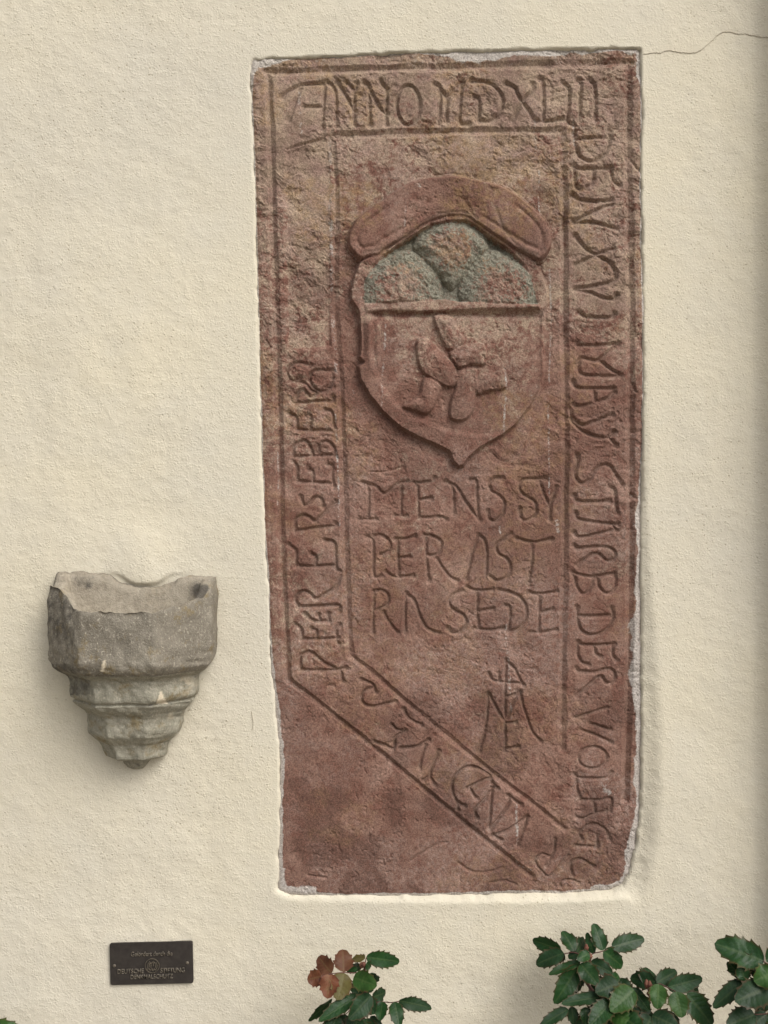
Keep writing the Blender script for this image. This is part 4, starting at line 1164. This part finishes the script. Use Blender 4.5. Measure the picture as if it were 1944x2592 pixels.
# left shrub with one red-brown leaf
shrub('low spiny shrub with red-brown young leaves below the middle of the slab', 915, 0.16, [
    ((520, 335), (512, 52), 235, .19, .16, R_, dict(roll=.15, up=.1)),
    ((375, 352), (205, 150), 225, .20, .18, R_, dict(roll=-.1, up=.1)),
    ((255, 385), (85, 430), 215, .20, .21, R_, dict(up=.1, bend=.05)),
    ((375, 358), (320, 645), 235, .20, .23, R_, dict(roll=.2, up=.4)),
    ((522, 345), (450, 660), 255, .19, .23, Y_, dict(roll=-.1, up=.45)),
    ((790, 158), (1200, 212), 190, .15, .11, G_, dict(roll=-.1, up=.3, bend=.03)),
    ((780, 172), (585, 175), 135, .15, .12, Y_, dict(roll=.6, up=.6)),
    ((640, 400), (910, 500), 235, .20, .24, B_, dict(roll=.1, up=.5, bend=.05)),
    ((690, 300), (555, 322), 80, .17, .17, G_, dict(up=.8)),
    ((730, 300), (600, 250), 110, .15, .12, G_, dict(up=.5)),
    ((830, 350), (930, 470), 150, .15, .14, D_, dict(roll=.4)),
    ((790, 470), (605, 560), 190, .14, .15, D_, dict(roll=-.2)),
    ((770, 480), (880, 560), 150, .13, .13, D_, dict()),
    ((790, 230), (850, 290), 120, .16, .15, G_, dict(roll=-.4)),
    ((715, 610), (225, 900), 185, .20, .25, G_, dict(roll=.2, up=.6)),
    ((380, 650), (105, 950), 120, .16, .17, G_, dict(roll=-.9, up=.4, twist=.5)),
    ((860, 640), (1045, 580), 165, .16, .13, D_, dict(roll=.2)),
    ((850, 610), (600, 900), 250, .22, .26, D_, dict(roll=-.3, up=.5)),
    ((790, 660), (880, 830), 200, .21, .24, D_, dict(roll=.3, up=.6)),
    ((985, 690), (950, 905), 165, .18, .21, G_, dict(roll=.3, up=.6)),
    ((1180, 680), (1590, 760), 165, .17, .14, D_, dict(roll=.35, up=.4, twist=-.9, bend=.05)),
    ((1130, 695), (1190, 985), 185, .18, .22, G_, dict(roll=-.15, up=.45)),
    ((450, 850), (330, 1080), 240, .22, .25, D_, dict(roll=.2, up=.5)),
    ((840, 870), (985, 990), 90, .17, .18, D_, dict()),
    ((700, 880), (600, 1100), 260, .20, .24, D_, dict(up=.6)),
    ((790, 890), (840, 1120), 200, .18, .22, D_, dict(up=.6)),
    ((560, 850), (480, 1060), 180, .18, .20, D_, dict(up=.6)),
    ((700, 980), (950, 1180), 230, .18, .24, G_, dict(up=.6)),
    ((700, 1000), (380, 1240), 230, .18, .24, G_, dict(up=.6)),
], (760, 2390, 4.74),
    [([(770, 340), (620, 345), (520, 340), (375, 355), (250, 388)], [.155, .18, .19, .20, .20]), ([(775, 240), (785, 190), (795, 155)], [.155, .152, .15]),
     ([(800, 700), (1000, 694), (1100, 700), (1190, 684)], [.15, .165, .17, .17]), ([(770, 640), (710, 640), (650, 700), (560, 830), (450, 850)], [.15, .17, .18, .19, .20]), ([(770, 330), (700, 380), (640, 410)], [.155, .18, .20])],
    [([(770, 225), (772, 400), (775, 640), (755, 960)], [.155, .155, .15, .15])], [((735, 290), .155, .014), ((760, 275), .158, .012)])

# middle shrub: two heads
conv2 = (1330, 2320, 5.184)
def p3(x, y):      # from the other enlargement to conv2 units
    return ((1560 + x / 4.32 - 1330) * 5.184, (2340 + y / 4.32 - 2320) * 5.184)
kf = 5.184 / 4.32
shrub('wide spiny green shrub with two leafy heads below the slab corner', 1520, 0.14, [
    ((470, 440), (78, 318), 205, .10, .07, G_, dict(roll=-.15, up=.2)),
    ((505, 480), (125, 620), 235, .11, .10, D_, dict(roll=.3, up=.5)),
    ((640, 455), (490, 175), 210, .11, .08, G_, dict(roll=.3, up=.2)),
    ((720, 600), (308, 732), 140, .13, .15, G_, dict(roll=.4, up=.7)),
    ((700, 640), (400, 1150), 290, .13, .17, G_, dict(roll=-.2, up=.5)),
    ((660, 480), (800, 280), 200, .10, .06, D_, dict(roll=.2)),
    ((900, 490), (795, 210), 130, .11, .09, G_, dict(roll=-.5, up=.2)),
    ((1015, 445), (902, 82), 205, .11, .08, G_, dict(roll=.1, up=.25)),
    ((1130, 405), (1570, 285), 225, .10, .08, G_, dict(roll=-.1, up=.5, bend=.05)),
    ((1020, 455), (1300, 662), 240, .11, .10, G_, dict(roll=-.2, up=.4)),
    ((850, 600), (1145, 745), 190, .13, .15, D_, dict(roll=.2, up=.6)),
    ((720, 620), (950, 885), 250, .14, .18, G_, dict(roll=.1, up=.6)),
    ((840, 480), (690, 560), 150, .13, .15, G_, dict(up=.7)),
    ((690, 480), (560, 540), 130, .11, .11, G_, dict(up=.8)),
    ((510, 490), (380, 610), 120, .09, .08, D_, dict()),
    ((760, 690), (640, 1040), 150, .10, .09, D_, dict()),
    ((1060, 900), (935, 960), 300, .16, .17, D_, dict(up=.3)),
    ((1240, 880), (930, 985), 300, .17, .19, D_, dict(up=.5, roll=.2)),
    ((1100, 840), (1245, 775), 150, .14, .12, G_, dict(up=.5)),
    ((1420, 960), (1130, 1225), 330, .18, .22, B_, dict(roll=.1, up=.6)),
    ((1040, 1050), (485, 1110), 190, .17, .19, D_, dict(roll=.3, up=.7)),
    ((1470, 1030), (1625, 1245), 170, .15, .17, G_, dict(roll=.2, up=.5)),
    ((560, 1215), (190, 1430), 170, .18, .20, D_, dict(roll=.3, up=.6)),
    ((605, 1180), (640, 1430), 150, .17, .18, D_, dict(up=.6)),
    ((800, 1190), (790, 1420), 170, .18, .20, G_, dict(up=.6)),
    ((1130, 1110), (850, 1420), 270, .19, .23, G_, dict(up=.6, roll=.2)),
    ((1150, 1230), (1480, 1480), 330, .19, .24, B_, dict(up=.7)),
    ((1100, 1280), (1250, 1560), 300, .17, .22, G_, dict(up=.6)),
    ((700, 1330), (900, 1500), 260, .14, .16, D_, dict(up=.6)),
    ((1330, 1000), (1210, 800), 230, .14, .11, D_, dict(up=.3)),
    (p3(430, 625), p3(140, 590), 190 * kf, .15, .12, D_, dict(up=.4)),
    (p3(330, 680), p3(385, 480), 260 * kf, .14, .10, D_, dict(up=.3)),
    (p3(440, 640), p3(680, 500), 170 * kf, .14, .11, D_, dict(up=.3, roll=-.2)),
    (p3(560, 690), p3(960, 590), 195 * kf, .15, .14, D_, dict(up=.5, roll=.1)),
    (p3(780, 700), p3(915, 760), 130 * kf, .13, .12, D_, dict()),
    (p3(460, 650), p3(450, 920), 195 * kf, .18, .21, B_, dict(up=.5, roll=.2)),
    (p3(650, 735), p3(722, 1015), 235 * kf, .17, .20, B_, dict(up=.5, roll=.1)),
    (p3(770, 760), p3(1070, 1110), 290 * kf, .16, .18, G_, dict(up=.5, roll=-.1)),
    (p3(390, 1000), p3(680, 1120), 240 * kf, .18, .21, D_, dict(up=.6)),
    (p3(380, 930), p3(150, 960), 130 * kf, .16, .17, D_, dict(up=.6)),
    (p3(380, 1010), p3(300, 1200), 250 * kf, .18, .22, D_, dict(up=.6)),
    (p3(300, 800), p3(330, 940), 120 * kf, .14, .15, G_, dict(up=.5)),
    (p3(150, 760), p3(60, 620), 150 * kf, .13, .12, D_, dict(up=.4)),
    (p3(60, 1000), p3(280, 1160), 240 * kf, .2, .25, G_, dict(up=.6)),
    ((980, 1040), (900, 1250), 220, .13, .14, D_, dict(up=.5)),
    ((1000, 900), (840, 1050), 170, .11, .11, D_, dict(up=.4)),
    ((1060, 1250), (700, 1330), 200, .15, .17, D_, dict(up=.6, roll=.3)),
    ((1000, 1300), (620, 1480), 220, .16, .18, G_, dict(up=.6)),
    ((1250, 1250), (1500, 1250), 190, .14, .14, D_, dict(up=.5)),
    ((1500, 1250), (1680, 1400), 210, .15, .17, D_, dict(up=.5)),
    (p3(250, 700), p3(200, 820), 150 * kf, .13, .14, D_, dict(up=.5)),
    (p3(620, 960), p3(560, 1120), 180 * kf, .14, .16, D_, dict(up=.5)),
], conv2,
    [([(840, 560), (720, 500), (620, 468), (500, 488), (440, 425)], [.11, .11, .11, .105, .10]), ([(850, 540), (890, 485), (1000, 460), (1140, 400)], [.11, .11, .11, .10]),
     ([p3(380, 700), p3(470, 650), p3(560, 690), p3(650, 735)], [.14, .145, .15, .16]), ([p3(360, 760), p3(430, 870), p3(455, 930), p3(400, 1010)], [.14, .15, .17, .18]), ([(1400, 1000), (1300, 1060), (1100, 1080), (1030, 1070)], [.14, .15, .16, .17])],
    [([(835, 470), (840, 600), (740, 740), (900, 1000), (1150, 1300)], [.11, .11, .11, .12, .13]), ([p3(340, 680), p3(370, 800), p3(300, 1000), p3(150, 1200)], [.14, .14, .14, .14])],
    [((800, 455), .12, .016), ((850, 560), .13, .013), (p3(330, 700), .165, .020), (p3(365, 700), .168, .017), (p3(355, 780), .165, .010)])

# right shrub, cut by the picture's edge
shrub('glossy spiny shrub at the wall corner by the right edge', 1930, 0.20, [
    ((1615, 405), (1075, 205), 330, .20, .17, G_, dict(roll=.15, up=.45, bend=.04)),
    ((1600, 470), (1225, 340), 170, .20, .18, G_, dict(roll=-.3, up=.7)),
    ((1590, 480), (1420, 440), 190, .19, .18, G_, dict(roll=-.2, up=.6)),
    ((1405, 620), (1222, 395), 190, .20, .17, G_, dict(roll=.3, up=.4)),
    ((1410, 615), (1350, 435), 165, .21, .20, G_, dict(roll=-.3, up=.6)),
    ((1400, 620), (1055, 890), 185, .20, .22, D_, dict(roll=.5, up=.5)),
    ((1730, 520), (1515, 620), 250, .22, .23, B_, dict(up=.6)),
    ((1480, 560), (1560, 490), 120, .19, .18, D_, dict()),
    ((1660, 690), (1320, 830), 300, .22, .25, D_, dict(up=.5, roll=.2)),
    ((1650, 800), (1530, 940), 170, .19, .20, D_, dict()),
    ((1515, 985), (1225, 1090), 250, .21, .24, D_, dict(up=.6, roll=.2)),
    ((1650, 980), (1480, 1110), 170, .20, .22, D_, dict(up=.6)),
    ((1650, 980), (1780, 1110), 170, .20, .22, G_, dict(up=.6)),
    ((1640, 400), (1830, 250), 220, .20, .17, G_, dict(up=.3)),
    ((1700, 690), (1860, 800), 240, .22, .24, G_, dict(up=.5)),
    ((1640, 1090), (1450, 1250), 220, .20, .23, G_, dict(up=.6)),
], (1560, 2340, 4.32),
    [([(1790, 470), (1659, 432), (1605, 400)], [.18, .2, .2]), ([(1790, 700), (1650, 685), (1500, 650), (1405, 622)], [.18, .2, .2, .2]), ([(1790, 960), (1650, 976), (1515, 985)], [.18, .2, .21])],
    [([(1790, 440), (1795, 700), (1790, 1000)], [.18, .18, .18])])

# the tip of one more shrub in the lower left corner
shrub('leaf tip of a shrub peeking in at the lower left corner', -60, 0.12, [
    ((-75, 2612), (58, 2603), 56, .14, .12, B_, dict(up=.6)),
    ((-75, 2612), (-150, 2570), 60, .14, .12, G_, dict(up=.6)),
    ((-72, 2640), (20, 2690), 60, .14, .15, G_, dict(up=.6)),
    ((-72, 2640), (-140, 2700), 60, .14, .15, G_, dict(up=.6)),
], (0, 0, 1.0), [([(-72, 2650), (-76, 2625), (-74, 2610)], [.13, .135, .14])], [([(-72, 2640), (-72, 2700)], [.13, .125])])
